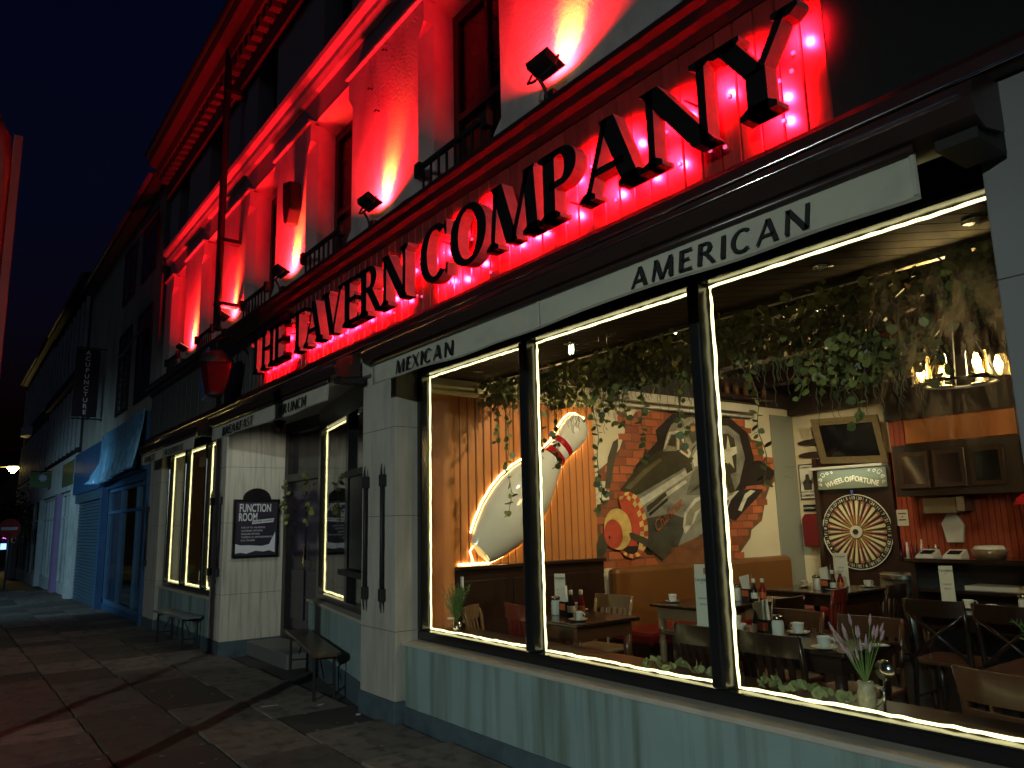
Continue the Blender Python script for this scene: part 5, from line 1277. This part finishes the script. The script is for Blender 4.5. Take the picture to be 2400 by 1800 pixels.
MB().prism([(WC.x - .014, 1.83), (WC.x + .014, 1.83), (WC.x, 1.755)], 1, wy - .04, wy - .02).build('pointer', P('blue pointer', (.10, .18, .55), .4), t)
hb = MB().box(-5.48, -4.60, 8.78, 8.80, 1.85, 2.08).build('header_board', P('sage header board', (.16, .185, .125), .5, .1, 4, .03), t)
for body, x, z, r_ in (('WHEEL', -5.25, 1.925, R(-16)), ('OF', -5.07, 1.955, 0), ('FORTUNE', -4.86, 1.93, R(14))):
    text(body, .088, 'header_lettering', m_num, t, (x, 8.777, z), (R(90), r_, 0), bold=.018, sx=.86)
for s in (-1, 1):
    for (dx, dz, rr) in ((.36, .055, .035), (.30, .075, .022), (.395, .0, .025), (.40, -.06, .022), (.24, .085, .016)):
        MB().tube([(-5.04 + s * (dx + rr * (1 - .055 * k) * math.cos(k * .5)), 8.777, 1.965 + dz + rr * (1 - .055 * k) * math.sin(k * .5)) for k in range(14)], .0045, 5).build('scroll', m_num, t)
MB().box(-5.50, -4.58, 8.66, 8.86, 2.09, 2.12).build('header_light_shelf', m_cap, t)
light('AREA', 'header_tube_light', (-5.04, 8.70, 2.085), (1, .93, .72), 1.6, t, (-5.04, 8.76, 1.6), shape='RECTANGLE', size=.8, size_y=.04)
# tilted framed mirror above
t = thing('framed_picture', 'gilt framed dark picture leaning forward above the prize wheel board', 'picture frame', (-5.0, 8.75, 2.14))
def tb(x0, x1, z0, z1, d0, d1, mat, name):
    f = lambda z: 8.84 - (z - 2.14) * .28
    sk = lambda x: -.05 * (x + 5.0)
    return MB().loft([[(x0, f(z0) - d0, z0 + sk(x0)), (x1, f(z0) - d0, z0 + sk(x1)), (x1, f(z0) - d1, z0 + sk(x1)), (x0, f(z0) - d1, z0 + sk(x0))], [(x0, f(z1) - d0, z1 + sk(x0)), (x1, f(z1) - d0, z1 + sk(x1)), (x1, f(z1) - d1, z1 + sk(x1)), (x0, f(z1) - d1, z1 + sk(x0))]]).build(name, mat, t)
m_gfr = P('antique gilt', (.17, .125, .06), .35, .3, 14, .2)
for k, (i0, i1, d_) in enumerate(((0, .045, .04), (.045, .08, .025))):
    X0, X1, Z0, Z1 = -5.42, -4.57, 2.15, 2.70
    tb(X0 + i0, X1 - i0, Z0 + i0, Z0 + i1, 0, d_, m_gfr, 'frame_bar'); tb(X0 + i0, X1 - i0, Z1 - i1, Z1 - i0, 0, d_, m_gfr, 'frame_bar'); tb(X0 + i0, X0 + i1, Z0 + i1, Z1 - i1, 0, d_ - .001, m_gfr, 'frame_bar'); tb(X1 - i1, X1 - i0, Z0 + i1, Z1 - i1, 0, d_ - .001, m_gfr, 'frame_bar')
tb(-5.35, -4.64, 2.22, 2.63, .001, .012, m_pane_dark, 'picture_glass')
# small wall things by the wheel
t = thing('wall_poster', 'small poster with a dark figure lettered TAVERN CO WANTS YOUR COMMENTS', 'poster', (-5.69, 8.89, 1.74))
MB().box(-5.80, -5.57, 8.885, 8.897, 1.74, 2.19).build('poster_frame', m_black, t); MB().box(-5.787, -5.583, 8.881, 8.884, 1.755, 2.175).build('poster_sheet', m_menu, t)
MB().flat([(-5.74, 1.86), (-5.63, 1.86), (-5.62, 1.96), (-5.65, 2.0), (-5.655, 2.03), (-5.66, 2.06), (-5.70, 2.06), (-5.71, 2.03), (-5.71, 2.0), (-5.75, 1.96)], 1, 8.8795).build('poster_figure', m_menut, t)
for s_, z, sz in (('TAVERN CO', 2.145, .042), ('WANTS YOUR', 1.835, .036), ('COMMENTS', 1.79, .042)): text(s_, sz, 'lettering', m_menut, t, (-5.685, 8.879, z), bold=.015, sx=.9)
t = thing('comments_plate', 'black plate lettered COMMENTS on the cream wall', 'sign', (-5.68, 8.89, 1.59)); MB().box(-5.78, -5.585, 8.885, 8.897, 1.59, 1.675).build('plate', m_black, t)
text('COMMENTS', .037, 'lettering', m_num, t, (-5.682, 8.883, 1.632), sx=.92)
o = MB().prism([(-5.76, 1.16), (-5.56, 1.16), (-5.555, 1.5), (-5.60, 1.56), (-5.72, 1.56), (-5.765, 1.5)], 1, 8.80, 8.897).build('comments_box', P('dark red enamel', (.16, .008, .012), .35), None, bevel=.01)
tag(o, 'dark red comments box below the COMMENTS plate', 'box')
for k, z in enumerate((2.46, 2.30)):
    o = MB().prism(ell(-5.55, z, .23, .042, 20), 1, 8.872, 8.897).build('wall_plaque', m_dwood, None, bevel=.008); tag(o, ('upper' if k == 0 else 'lower') + ' long dark oval plaque on the cream wall left of the framed picture', 'plaque')
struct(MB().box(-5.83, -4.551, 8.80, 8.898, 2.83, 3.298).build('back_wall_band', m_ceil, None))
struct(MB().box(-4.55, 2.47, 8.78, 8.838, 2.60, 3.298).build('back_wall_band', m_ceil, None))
# red beadboard, cupboards, bar
bk = struct(MB().box(-4.55, 2.48, 8.86, 8.899, FL, 3.28).build('panelled_wall', m_redw, None))
bm_ = meshdata(MB().loft([[(-.5, 1, -.5), (.5, 1, -.5), (.5, 1, .5), (-.5, 1, .5)], [(-.5, .3, -.5), (.5, .3, -.5), (.5, .3, .5), (-.5, .3, .5)], [(-.42, 0, -.5), (.42, 0, -.5), (.42, 0, .5), (-.42, 0, .5)]]), 'board', m_redw)
for i in range(44): inst(bm_, 'board', bk, (-4.52 + i * .06, 8.842, 1.6), (0, 0, 0), (.056, .018, 3.0))
t = thing('wall_cupboard', 'dark wall cupboard with three framed glass doors over the bar', 'cupboard', (-3.8, 8.7, 1.72))
MB().box(-4.36, -3.0, 8.50, 8.84, 1.72, 2.28).build('carcass', m_ceil, t)
for x in (-4.30, -3.93, -3.56):
    d_ = MB().box(x, x + .33, 8.475, 8.499, 1.80, 2.20)  .build('cupboard_door', m_dwood, t, bevel=.006); MB().box(x + .05, x + .28, 8.47, 8.4745, 1.85, 2.15).build('door_pane', m_pane_dark, d_)
o = MB().box(-4.34, -3.2, 8.80, 8.838, 2.32, 2.58).build('orange_panel', m_orange, None); tag(o, 'orange painted panel above the dark wall cupboard', 'panel')
o = thing('steel_bin', 'brushed steel bin with flat lid beside the prize wheel', 'bin', (-4.3, 8.35, FL))
m_steel = P('brushed steel', (.28, .27, .24), .3, .2, 30, .05, 200, metal=.9)
MB().lathe([(.22, FL), (.24, FL + .02), (.24, .86)], (-4.3, 8.35, 0), 28).build('bin_body', m_steel, o, True); MB().lathe([(.245, .86), (.245, .90), (.2, .92), (.01, .922)], (-4.3, 8.35, 0), 28).build('bin_lid', m_chrome, o, 'auto')
t = thing('bar_counter', 'dark bar counter with shelves on the right of the room', 'counter', (-2.7, 8.0, FL))
MB().box(-3.98, -1.2, 7.75, 8.4, 1.06, 1.10).build('counter_top', m_dwood1, t, bevel=.008)
for x in (-3.95, -2.6, -1.25): MB().box(x, x + .05, 7.8, 8.35, FL, 1.06).build('upright', m_dwood, t)
for z in (.45, .78): MB().box(-3.9, -1.2, 7.82, 8.35, z, z + .03).build('shelf', m_dwood, t)
MB().box(-3.95, -1.2, 8.35, 8.39, FL, 1.06).build('counter_back', m_dwood, t)
for k, (x, z) in enumerate(((-3.5, .81), (-3.4, .48))):
    o = MB().box(x, x + .5, 7.9, 8.2, z + .001, z + .04).build('paper_stack', m_nap, None); tag(o, 'stack of pale paper on the %s shelf of the bar counter' % ('upper' if k == 0 else 'lower'), 'paper')
for k, x in enumerate((-3.86, -3.60)):
    t = thing('card_reader', 'white card reader on the bar counter, ' + ('left one' if k == 0 else 'right one'), 'card reader', (x, 8.0, 1.10))
    MB().loft([[(x - .09, 7.92, 1.10), (x + .09, 7.92, 1.10), (x + .09, 8.1, 1.10), (x - .09, 8.1, 1.10)], [(x - .08, 7.94, 1.13), (x + .08, 7.94, 1.13), (x + .08, 8.09, 1.18), (x - .08, 8.09, 1.18)]]).build('case', m_cap, t)
    MB().add([(x - .06, 7.955, 1.137), (x + .06, 7.955, 1.137), (x + .06, 8.05, 1.169), (x - .06, 8.05, 1.169)], [(0, 1, 2, 3)]).build('screen', m_black, t, recalc=False)
t = thing('paper_basket', 'brown basket of white paper on the bar counter', 'basket', (-3.28, 8.0, 1.1)); MB().lathe([(.12, 0), (.16, .09), (.15, .09)], (-3.28, 8.0, 1.1), 16).build('basket', m_lwood, t, True); MB().lathe([(.14, .085), (.12, .12), (.02, .125)], (-3.28, 8.0, 1.1), 9).build('paper', m_nap, t)
t = thing('cutlery_rack', 'crowded rack of bottles and cutlery on the steel bin side of the bar', 'rack', (-4.25, 8.6, .95))
MB().box(-4.5, -4.0, 8.55, 8.8, .93, 1.02).build('tray', m_dwood, t); MB().box(-4.5, -4.0, 8.6, 8.8, FL, .93).build('stand', m_dwood, t)
rr5 = random.Random(2)
for k in range(16):
    x = -4.46 + k * .029; h = rr5.uniform(.12, .24); mt = [m_ket, m_brs, m_chrome, m_cap, m_org][k % 5]
    MB().lathe([(.018, 1.02), (.018, 1.02 + h * .6), (.008, 1.02 + h * .85), (.008, 1.02 + h)], (x, 8.62 + rr5.uniform(-.04, .1), 0), 8).build('bottle', mt, t, True)
o = MB().loft([[(-4.02, 8.80, 1.22), (-3.86, 8.80, 1.22), (-3.86, 8.835, 1.22), (-4.02, 8.835, 1.22)], [(-4.06, 8.80, 1.42), (-3.83, 8.80, 1.40), (-3.83, 8.835, 1.40), (-4.06, 8.835, 1.42)], [(-3.97, 8.80, 1.55), (-3.91, 8.80, 1.55), (-3.91, 8.835, 1.55), (-3.97, 8.835, 1.55)]]).build('hanging_cloth', m_nap, None); tag(o, 'white cloth hanging from a hook on the red wall', 'cloth')
t = thing('wall_notice', 'white paper notice pinned to the red wall beside the prize wheel', 'notice', (-4.49, 8.84, 1.4)); MB().box(-4.56, -4.43, 8.836, 8.84, 1.40, 1.58).build('sheet', m_menu, t)
for k, w4 in enumerate((.09, .02, .08)): MB().box(-4.495 - w4 / 2, -4.495 + w4 / 2, 8.8345, 8.8355, 1.53 - k * .035, 1.542 - k * .035).build('notice_line', m_menut, t)
t = thing('kitchen_extractor', 'pale metal box unit hanging under the dark cupboard', 'unit', (-3.95, 8.7, 1.55)); MB().box(-4.14, -3.80, 8.6, 8.84, 1.53, 1.70).build('unit_body', P('beige metal', (.25, .21, .14), .5), t, bevel=.01); MB().box(-3.80, -3.72, 8.62, 8.84, 1.55, 1.70).build('unit_side', m_steel, t)
t = thing('red_lamp_shade', 'small red pendant shade near the right end of the bar', 'lamp', (-3.05, 8.4, 1.62)); MB().lathe([(.11, 1.60), (.09, 1.66), (.03, 1.70)], (-3.05, 8.4, 0), 14).build('shade', EM('red shade', (.5, .01, .01), .25), t, True); MB().tube([(-3.05, 8.4, 1.70), (-3.05, 8.4, 3.12)], .005, 5).build('cord', m_blackm, t)
t = thing('till_screen', 'small glowing blue screen behind the bar', 'screen', (-2.95, 8.3, 1.1)); MB().box(-3.06, -2.86, 8.28, 8.30, 1.22, 1.34).build('display', EM('blue screen', (.12, .2, .7), .5), t); MB().box(-3.0, -2.92, 8.28, 8.32, 1.10, 1.22).build('stand', m_black, t)
# shelf of lantern bottles high on the side wall
t = thing('bottle_shelf', 'high dark shelf with small lit bottles above the timber rail', 'shelf', (-5.75, 7.7, 3.0)); MB().box(-5.849, -5.65, 7.0, 8.3, 2.96, 2.99).build('shelf_board', m_dwood, t)
for k in range(7): MB().lathe([(.035, 2.99), (.035, 3.09), (.012, 3.14), (.012, 3.18)], (-5.74, 7.1 + k * .18, 0), 8).build('bottle', P('amber bottle', (.12, .05, .02), .1), t, True)

# ================================================================ chandelier
m_bulb = EM('warm bulb', (1.0, .70, .30), 110.0); m_jar = GLASS('ribbed jar glass', (.98, .86, .62), ior=1.5, rough=.06)
cc = Vector((-2.30, 5.5, 2.50))
t = thing('chandelier', 'round chandelier of glowing glass jar lamps near the right column', 'chandelier', tuple(cc - Vector((0, 0, .12))))
MB().tube([(cc.x + .23 * math.cos(k * PI / 16), cc.y + .23 * math.sin(k * PI / 16), cc.z - .09) for k in range(32)], .011, 6, True).build('ring', m_blackm, t)
for k in range(3):
    a = k * 2 * PI / 3; MB().tube([(cc.x + .23 * math.cos(a), cc.y + .23 * math.sin(a), cc.z - .09), (cc.x, cc.y, cc.z + .5)], .005, 5).build('chain', m_blackm, t)
MB().tube([(cc.x, cc.y, cc.z + .5), (cc.x, cc.y, 3.3)], .012, 6).build('stem', m_blackm, t)
for k in range(6):
    a = k * PI / 3 + .35; x, y = cc.x + .23 * math.cos(a), cc.y + .23 * math.sin(a)
    MB().lathe([(.06, -.085), (.064, -.07), (.06, .065), (.054, .085)], (x, y, cc.z), 16, caps=False).build('jar_shade', m_jar, t, True)
    MB().lathe([(.07, -.085), (.07, -.077), (.01, -.076)], (x, y, cc.z), 14).build('dish', m_chrome, t, True)
    if k != 4:
        MB().lathe([(.004, -.05), (.022, -.02), (.027, .01), (.014, .045), (.012, .06)], (x, y, cc.z), 10).build('bulb', m_bulb, t, True)
light('POINT', 'chandelier_light', (cc.x, cc.y, cc.z + .02), (1, .70, .34), 36, t, shadow_soft_size=.18)
# unseen ceiling spotlights added to brighten walls and tables deeper in the room
m_spotl = EM('spotlight lens', (1, .82, .5), 12)
def spot(x, y, tgt, e, cone, lab):
    t = thing('added_spotlight', lab, 'spotlight', (x, y, 3.1)); d = (Vector(tgt) - Vector((x, y, 3.18))).normalized(); c0 = Vector((x, y, 3.18))
    MB().tube([c0 - d * .06, c0 + d * .06], [.03, .045], 12).build('spot_can', m_blackm, t, True); MB().tube([c0 + d * .0601, c0 + d * .063], .036, 12).build('lens', m_spotl, t); MB().tube([(x, y, 3.3), c0], .01, 6).build('stem', m_blackm, t)
    light('SPOT', 'spot_beam', c0 + d * .08, (1, .80, .50), e, t, tgt, spot_size=R(cone), spot_blend=.8, shadow_soft_size=.05)
spot(-3.6, 6.0, (-5.85, 6.6, 1.9), 120.0, 85, 'added ceiling spotlight aimed at the left of the mural')
spot(-3.4, 7.2, (-5.85, 7.9, 1.9), 120.0, 75, 'added ceiling spotlight aimed at the right of the mural')
spot(-4.0, 4.5, (-5.85, 4.5, 1.8), 120.0, 95, 'added ceiling spotlight aimed at the bowling pin')
spot(-4.4, 7.1, (-5.3, 8.9, 1.6), 90.0, 70, 'added ceiling spotlight aimed at the prize wheel')
spot(-2.5, 7.2, (-3.9, 8.9, 1.3), 34.0, 80, 'added ceiling spotlight aimed at the red wall and bar')
spot(-3.2, 5.4, (-3.0, 4.3, .8), 22.0, 80, 'added ceiling spotlight aimed down at the table with most cups')
spot(-4.3, 5.0, (-4.8, 4.2, .8), 16.0, 70, 'added ceiling spotlight aimed down at the bowling pin table')

# ================================================================ ivy garland and hanging strands
m_ivy = P('ivy leaf', (.20, .20, .055), .45, .5, 35, .1, 80, island=.45); m_ivy2 = P('single ivy leaf', (.17, .19, .055), .45, .5, 35, .1, 80, objrand=.45)
m_stem = P('ivy stem', (.16, .15, .07), .7)
def leafpts(c, d, u, s):
    n = d.cross(u).normalized(); u = n.cross(d).normalized()
    prof = [(0, 0), (.15, .36), (.45, .5), (.8, .34), (1.05, 0), (.8, -.34), (.45, -.5), (.15, -.36)]
    return [c + d * (a * s) + u * (b * s) + n * (-.35 * b * b * s + .06 * s * math.sin(a * 3)) for a, b in prof]
r6 = random.Random(21)
def rv(): return Vector((r6.gauss(0, 1), r6.gauss(0, 1), r6.gauss(0, 1))).normalized()
t = thing('ivy_garland', 'long thick garland of trailing ivy hanging under the soffit across the window', 'garland', (-3.2, 3.95, 2.4))
lf = MB(); stm = MB()
def garland_thick(x):                                  # how far the mass hangs down
    return (.19 if x < -4.3 else .36 if x < -2.6 else .38) + .10 * math.sin(x * 2.7 + 1) + .09 * math.sin(x * 5.3) + .05 * math.sin(x * 13)
x = -5.62
while x < -1.05:
    th = max(.16, garland_thick(x))
    dens = int((60 if x < -2.6 else 85) * (.22 + 1.0 * abs(math.sin(x * 3.7))) * (.7 if x < -4.3 else 1))
    for _ in range(dens):
        f = r6.random() ** 1.4
        c_ = Vector((x + r6.uniform(-.06, .06), 3.93 + r6.gauss(0, .09), 2.80 - f * th - .02))
        d = (Vector((r6.gauss(0, .6), r6.gauss(-.35, .5), -.7 + r6.gauss(0, .5)))).normalized()
        lf.add(leafpts(c_, d, rv(), r6.uniform(.02, .062)), [tuple(range(8))])
    for _ in range(7):                                   # curly tendrils
        c_ = Vector((x + r6.uniform(-.05, .05), 3.88 + r6.gauss(0, .08), 2.74 - r6.random() * th)); L_ = r6.uniform(.1, .28)
        stm.tube([c_ + Vector((.006 * math.sin(k * 2.2), .006 * math.cos(k * 2.2), -L_ * k / 9)) for k in range(10)], .0018, 4)
    x += .055
stm.tube([(-5.65 + k * .12, 3.93 + .04 * math.sin(k), 2.76 + .03 * math.sin(k * 1.7)) for k in range(39)], .008, 5)
lo = lf.build('foliage', m_ivy, t, recalc=False); lo['kind'] = 'stuff'
so_ = stm.build('vine', m_stem, t)
leaf_me = MB(); leaf_me.add(leafpts(Vector((0, 0, 0)), Vector((1, 0, 0)), Vector((0, 1, 0)), 1.0), [tuple(range(8))]); leaf_me = leaf_me.build('leaf', m_ivy2, None, recalc=False, origin=(0, 0, 0)); LM = leaf_me.data; bpy.data.objects.remove(leaf_me)
m_pale = P('strip lit leaf', (.30, .36, .17), .45, .35, 35, .1, 80, objrand=.3)  # leaf colour lightened to stand for the glow of the diode strip
LP = LM.copy(); LP.materials.clear(); LP.materials.append(m_pale)
def put_leaf(parent, c, d, s, me=None):
    q_ = Matrix.Identity(3); u = rv(); n = d.cross(u).normalized(); u = n.cross(d).normalized()
    e = Matrix((d, u, n)).transposed().to_euler(); inst(me or LM, 'leaf', parent, c, e, (s, s, s))
STR = [(-5.33, 1.60, 'in front of the bowling pin'), (-5.50, 2.25, 'nearest the stone pillar'), (-4.88, 2.05, 'beside the pin head'), (-4.68, 1.95, 'over the mural edge, shorter'), (-4.20, 1.58, 'reaching down to the red plane spinner'), (-3.90, 2.2, 'left of the plane canopy'), (-3.74, 1.95, 'above the painted bricks'), (-3.37, 1.98, 'in front of the plane canopy'), (-2.78, 1.72, 'before the cream wall'), (-2.48, 2.2, 'before the framed picture, left'), (-2.17, 2.02, 'touching the framed picture'), (-1.72, 2.15, 'near the glowing chandelier')]
for x, zb, lab in STR:
    t = thing('ivy_strand', 'hanging ivy strand ' + lab, 'ivy', (x, 3.9, zb), group='hanging ivy strands')
    ph = r6.uniform(0, 6); path = []
    n = 16
    for k in range(n + 1):
        f = k / n; z = 2.72 - (2.72 - zb) * f
        path.append(Vector((x + .03 * math.sin(f * 7 + ph) + .02 * math.sin(f * 17), 3.9 + .025 * math.cos(f * 9 + ph), z)))
    MB().tube(path, .003, 5).build('vine', m_stem, t)
    m_ = int((2.72 - zb) * 34) + 5
    for k in range(m_):
        f = (k + r6.random()) / m_; i = min(int(f * n), n - 1); c_ = path[i].lerp(path[i + 1], f * n - i)
        d = Vector((r6.gauss(0, 1), r6.gauss(-.3, .7), r6.gauss(-.5, .4))).normalized()
        put_leaf(t, c_ + d * .006, d, r6.uniform(.034, .06))
# sprigs lying on the window board
for lab, x0, x1, n in (('left of the second mullion', -3.38, -2.78, 40), ('right of the second mullion', -2.56, -2.05, 42)):
    t = thing('leaf_sprig', 'strip lit green leafy sprig lying on the window board ' + lab, 'sprig', ((x0 + x1) / 2, 3.40, .69), group='sprigs on the window board')
    path = [Vector((x0 + (x1 - x0) * k / 12, 3.40 + .03 * math.sin(k * 1.1), .70 + .035 * abs(math.sin(k * .8)))) for k in range(13)]
    MB().tube(path, .003, 5).build('stem', m_stem, t)
    for k in range(n):
        f = (k + r6.random()) / n * 11.9; i = int(f); c_ = path[i].lerp(path[i + 1], f - i)
        d = Vector((r6.gauss(0, .8), r6.gauss(-.3, .6), abs(r6.gauss(.5, .4)))).normalized(); put_leaf(t, c_, d, r6.uniform(.03, .06), LP)
# lavender jug, ladle, rosemary pots, jar
t = thing('lavender_jug', 'patterned glass jug of pink lavender on the window board', 'vase', (-1.99, 3.42, .69))
m_jug = P('cut glass jug', (.42, .38, .26), .15, .6, 40, .3, 60)
MB().lathe([(.036, .001), (.04, .01), (.042, .07), (.034, .095), (.036, .115)], (-1.99, 3.42, .69), 16).build('jug', m_jug, t, True)
MB().tube([(-1.95, 3.42, .79), (-1.915, 3.42, .785), (-1.91, 3.42, .745), (-1.945, 3.42, .71)], .008, 8).build('handle', m_jug, t, True)
m_lav = P('lavender pink', (.58, .36, .44), .7, .3, 60, .2); m_green = P('herb green', (.15, .24, .06), .6, .4, 40, .1)
for k in range(24):
    d = Vector((r6.uniform(-.75, .5), r6.uniform(-.2, .25), 1)).normalized(); L_ = r6.uniform(.10, .27); b = Vector((-1.99, 3.42, .79)); e = b + d * L_
    MB().tube([b, b + d * L_ * .5, e], .0022, 5).build('stem', m_green, t)
    MB().tube([e - d * .004, e + d * .012, e + d * .03, e + d * .05], [.003, .0075, .006, .002], 6).build('flower_head', m_lav, t, True)
t = thing('metal_ladle', 'round silver ladle leaning on the lavender jug', 'ladle', (-1.90, 3.40, .69))
MB().tube([(-1.90, 3.40, .69), (-1.905, 3.41, .76), (-1.90, 3.42, .82)], .006, 6).build('handle', m_chrome, t, True)
MB().prism(ell(-1.895, .865, .045, .045, 18), 1, 3.415, 3.425).build('bowl', m_chrome, t, True)
def herb(label, x, y, z, pot, hh, sp, n):
    t = thing('rosemary_pot', label, 'plant pot', (x, y, z))
    MB().lathe([(.034, 0), (.037, .004), (.037, .085), (.034, .085)], (x, y, z), 16).build('tin', pot, t, True)
    lf = MB(); sm2 = MB()
    for _ in range(n):
        d = Vector((r6.gauss(0, sp), r6.gauss(0, sp * .7), 1)).normalized(); b = Vector((x, y, z + .075)); L_ = hh * r6.uniform(.6, 1.05)
        sm2.tube([b, b + d * L_], .0016, 4)
        for k in range(26):
            c_ = b + d * L_ * (.15 + .85 * k / 26); q_ = (rv() + d * .9).normalized() * .03; o_ = q_.orthogonal().normalized() * .0035; lf.add([c_ - o_, c_ + q_, c_ + o_], [(0, 1, 2)])
    sm2.build('stem', m_green, t); l2 = lf.build('foliage', m_green, t, recalc=False); l2['kind'] = 'stuff'
herb('green rosemary in a small tin on the window board beside the stone pillar', -5.40, 3.40, .69, m_chrome, .30, .32, 44)
herb('green rosemary pot on the table at the right column', -1.50, 4.12, .80, m_steel, .20, .35, 26)
o = thing('glass_jar', 'small clear glass jar in the left corner of the window board', 'jar', (-5.53, 3.42, .69)); MB().lathe([(.03, .001), (.032, .004), (.032, .08), (.028, .09)], (-5.53, 3.42, .69), 14, caps=False).build('jar_wall', m_clear, o, True); MB().lathe([(.03, .09), (.03, .1), (.01, .101)], (-5.53, 3.42, .69), 14).build('lid', m_nap, o)
# hooks hanging under the soffit
for k, (x, h) in enumerate(((-3.72, .10), (-3.64, .13))):
    o = MB().tube([(x, 3.5, 2.845), (x, 3.5, 2.845 - h), (x + .012, 3.5, 2.83 - h), (x + .022, 3.5, 2.845 - h)], .0025, 6).build('wire_hook', m_chrome, None); tag(o, ('left' if k == 0 else 'right') + ' small wire hook hanging from the soffit over the middle pane', 'hook')
t = thing('bulb_pair', 'pair of small glowing rings of light hanging under the soffit', 'lamp', (-4.0, 3.5, 2.72))
for k in range(2): MB().tube([(-4.02 + k * .03 + .010 * math.cos(j * PI / 6), 3.5, 2.745 + .034 * math.sin(j * PI / 6)) for j in range(12)], .004, 5, True).build('ring', EM('ring glow', (1, .9, .6), 5), t)
MB().tube([(-4.005, 3.5, 2.845), (-4.005, 3.5, 2.775)], .002, 5).build('cord', m_blackm, t)
# ivy by the entrance and string lights seen in the slanted window
for lab, bx, by in (('beside the entrance door, left', -10.40, 3.77), ('beside the entrance door, right', spl(.03).x, spl(.03).y - .05)):
    t = thing('ivy_strand', 'hanging ivy strand ' + lab, 'ivy', (bx, by, 1.6), group='hanging ivy strands')
    path = [Vector((bx + .03 * math.sin(k), by - .02 * math.cos(k * 1.3), 2.15 - k * .06)) for k in range(11)]
    MB().tube(path, .003, 5).build('vine', m_stem, t)
    for k in range(20): d = rv(); put_leaf(t, path[k // 2] + d * .01, d, r6.uniform(.05, .08))
t = thing('string_lights', 'short string of tiny white lights inside the slanted entrance window', 'string lights', (spl(.25, .4).x, spl(.25, .4).y, 2.0))
for k in range(8):
    p = spl(.12 + k * .05, .4); MB().lathe([(.002, -.008), (.009, 0), (.002, .008)], (p.x, p.y, 2.28 - .05 * k + .03 * math.sin(k)), 8).build('bulb', EM('tiny bulb', (1, .95, .8), 8), t)
MB().tube([(spl(.12 + k * .05, .4).x, spl(.12 + k * .05, .4).y, 2.29 - .05 * k + .03 * math.sin(k)) for k in range(8)], .0025, 4).build('wire', m_blackm, t)
# rooms behind the entrance and the far window
s_box('lobby_back_wall', P('dim lobby wall', (.12, .10, .16), .8), -9.0, -6.0, 5.4, 5.45, -.05, 3.3)
s_box('lobby_floor', m_floor, -9.02, -5.96, 3.66, 5.4, -.06, .04)
s_box('lobby_ceiling', m_ceil, -9.02, -5.96, 3.96, 5.4, 3.2, 3.3)
s_box('lobby_side_wall', m_dwood, -9.06, -9.02, 3.95, 5.4, -.05, 3.3)
fb_ = s_box('far_room_back_wall', P('far room plaster', (.42, .36, .28), .8, .1, 3), -15.1, -10.6, 5.6, 5.65, -.1, 3.3)
s_box('far_room_floor', m_floor, -15.1, -10.6, 3.5, 5.6, -.1, 0)
s_box('far_room_ceiling', m_ceil, -15.1, -10.6, 3.32, 5.6, 3.1, 3.2)
s_box('far_room_side_wall', P('far room brown wall', (.22, .13, .08), .8), -15.15, -15.1, 3.5, 5.6, -.1, 3.3)
s_box('far_room_right_wall', m_dwood, -10.6, -10.55, 3.95, 5.6, -.1, 3.3)
brk = meshdata(MB().box(-.11, .11, -.012, .012, -.04, .04), 'brick', P('far room brick', (.30, .13, .07), .8, .2, 8, .2, objrand=.3))
for rw in range(15):
    for cl in range(9): inst(brk, 'brick', fb_, (-13.4 + cl * .25 + (rw % 2) * .12, 5.59, .75 + rw * .095))
s_box('far_room_back_board', m_cream, -14.9, -10.8, 5.57, 5.599, 2.2, 2.9)
light('POINT', 'far_room_pendant_light', (-12.6, 4.6, 2.6), (1, .78, .5), 14, None, shadow_soft_size=.1)
t = thing('pendant_lamp', 'white pendant lamp in the room behind the far tavern window', 'pendant lamp', (-12.6, 4.6, 2.62)); MB().lathe([(.12, 2.66), (.09, 2.75), (.02, 2.78)], (-12.6, 4.6, 0), 14).build('shade', m_cap, t, True); MB().tube([(-12.6, 4.6, 2.78), (-12.6, 4.6, 3.1)], .004, 5).build('cord', m_blackm, t)
herb('green herb pot on the sill inside the far tavern window', -13.9, 3.42, .64, m_steel, .28, .35, 18)
s_box('far_window_board', m_dwood, -14.32, -11.05, 3.22, 3.55, .60, .64)
t = thing('white_canister', 'white canister with black base inside the far tavern window', 'canister', (-12.9, 3.42, .64)); MB().lathe([(.09, .001), (.09, .12)], (-12.9, 3.42, .64), 14).build('base', m_black, t, True); MB().lathe([(.085, .12), (.085, .26), (.05, .28)], (-12.9, 3.42, .64), 14).build('body', m_cap, t, True)
print('OBJECTS', len(bpy.data.objects), 'TRIS', sum(len(o.data.polygons) for o in bpy.data.objects if o.type == 'MESH'))
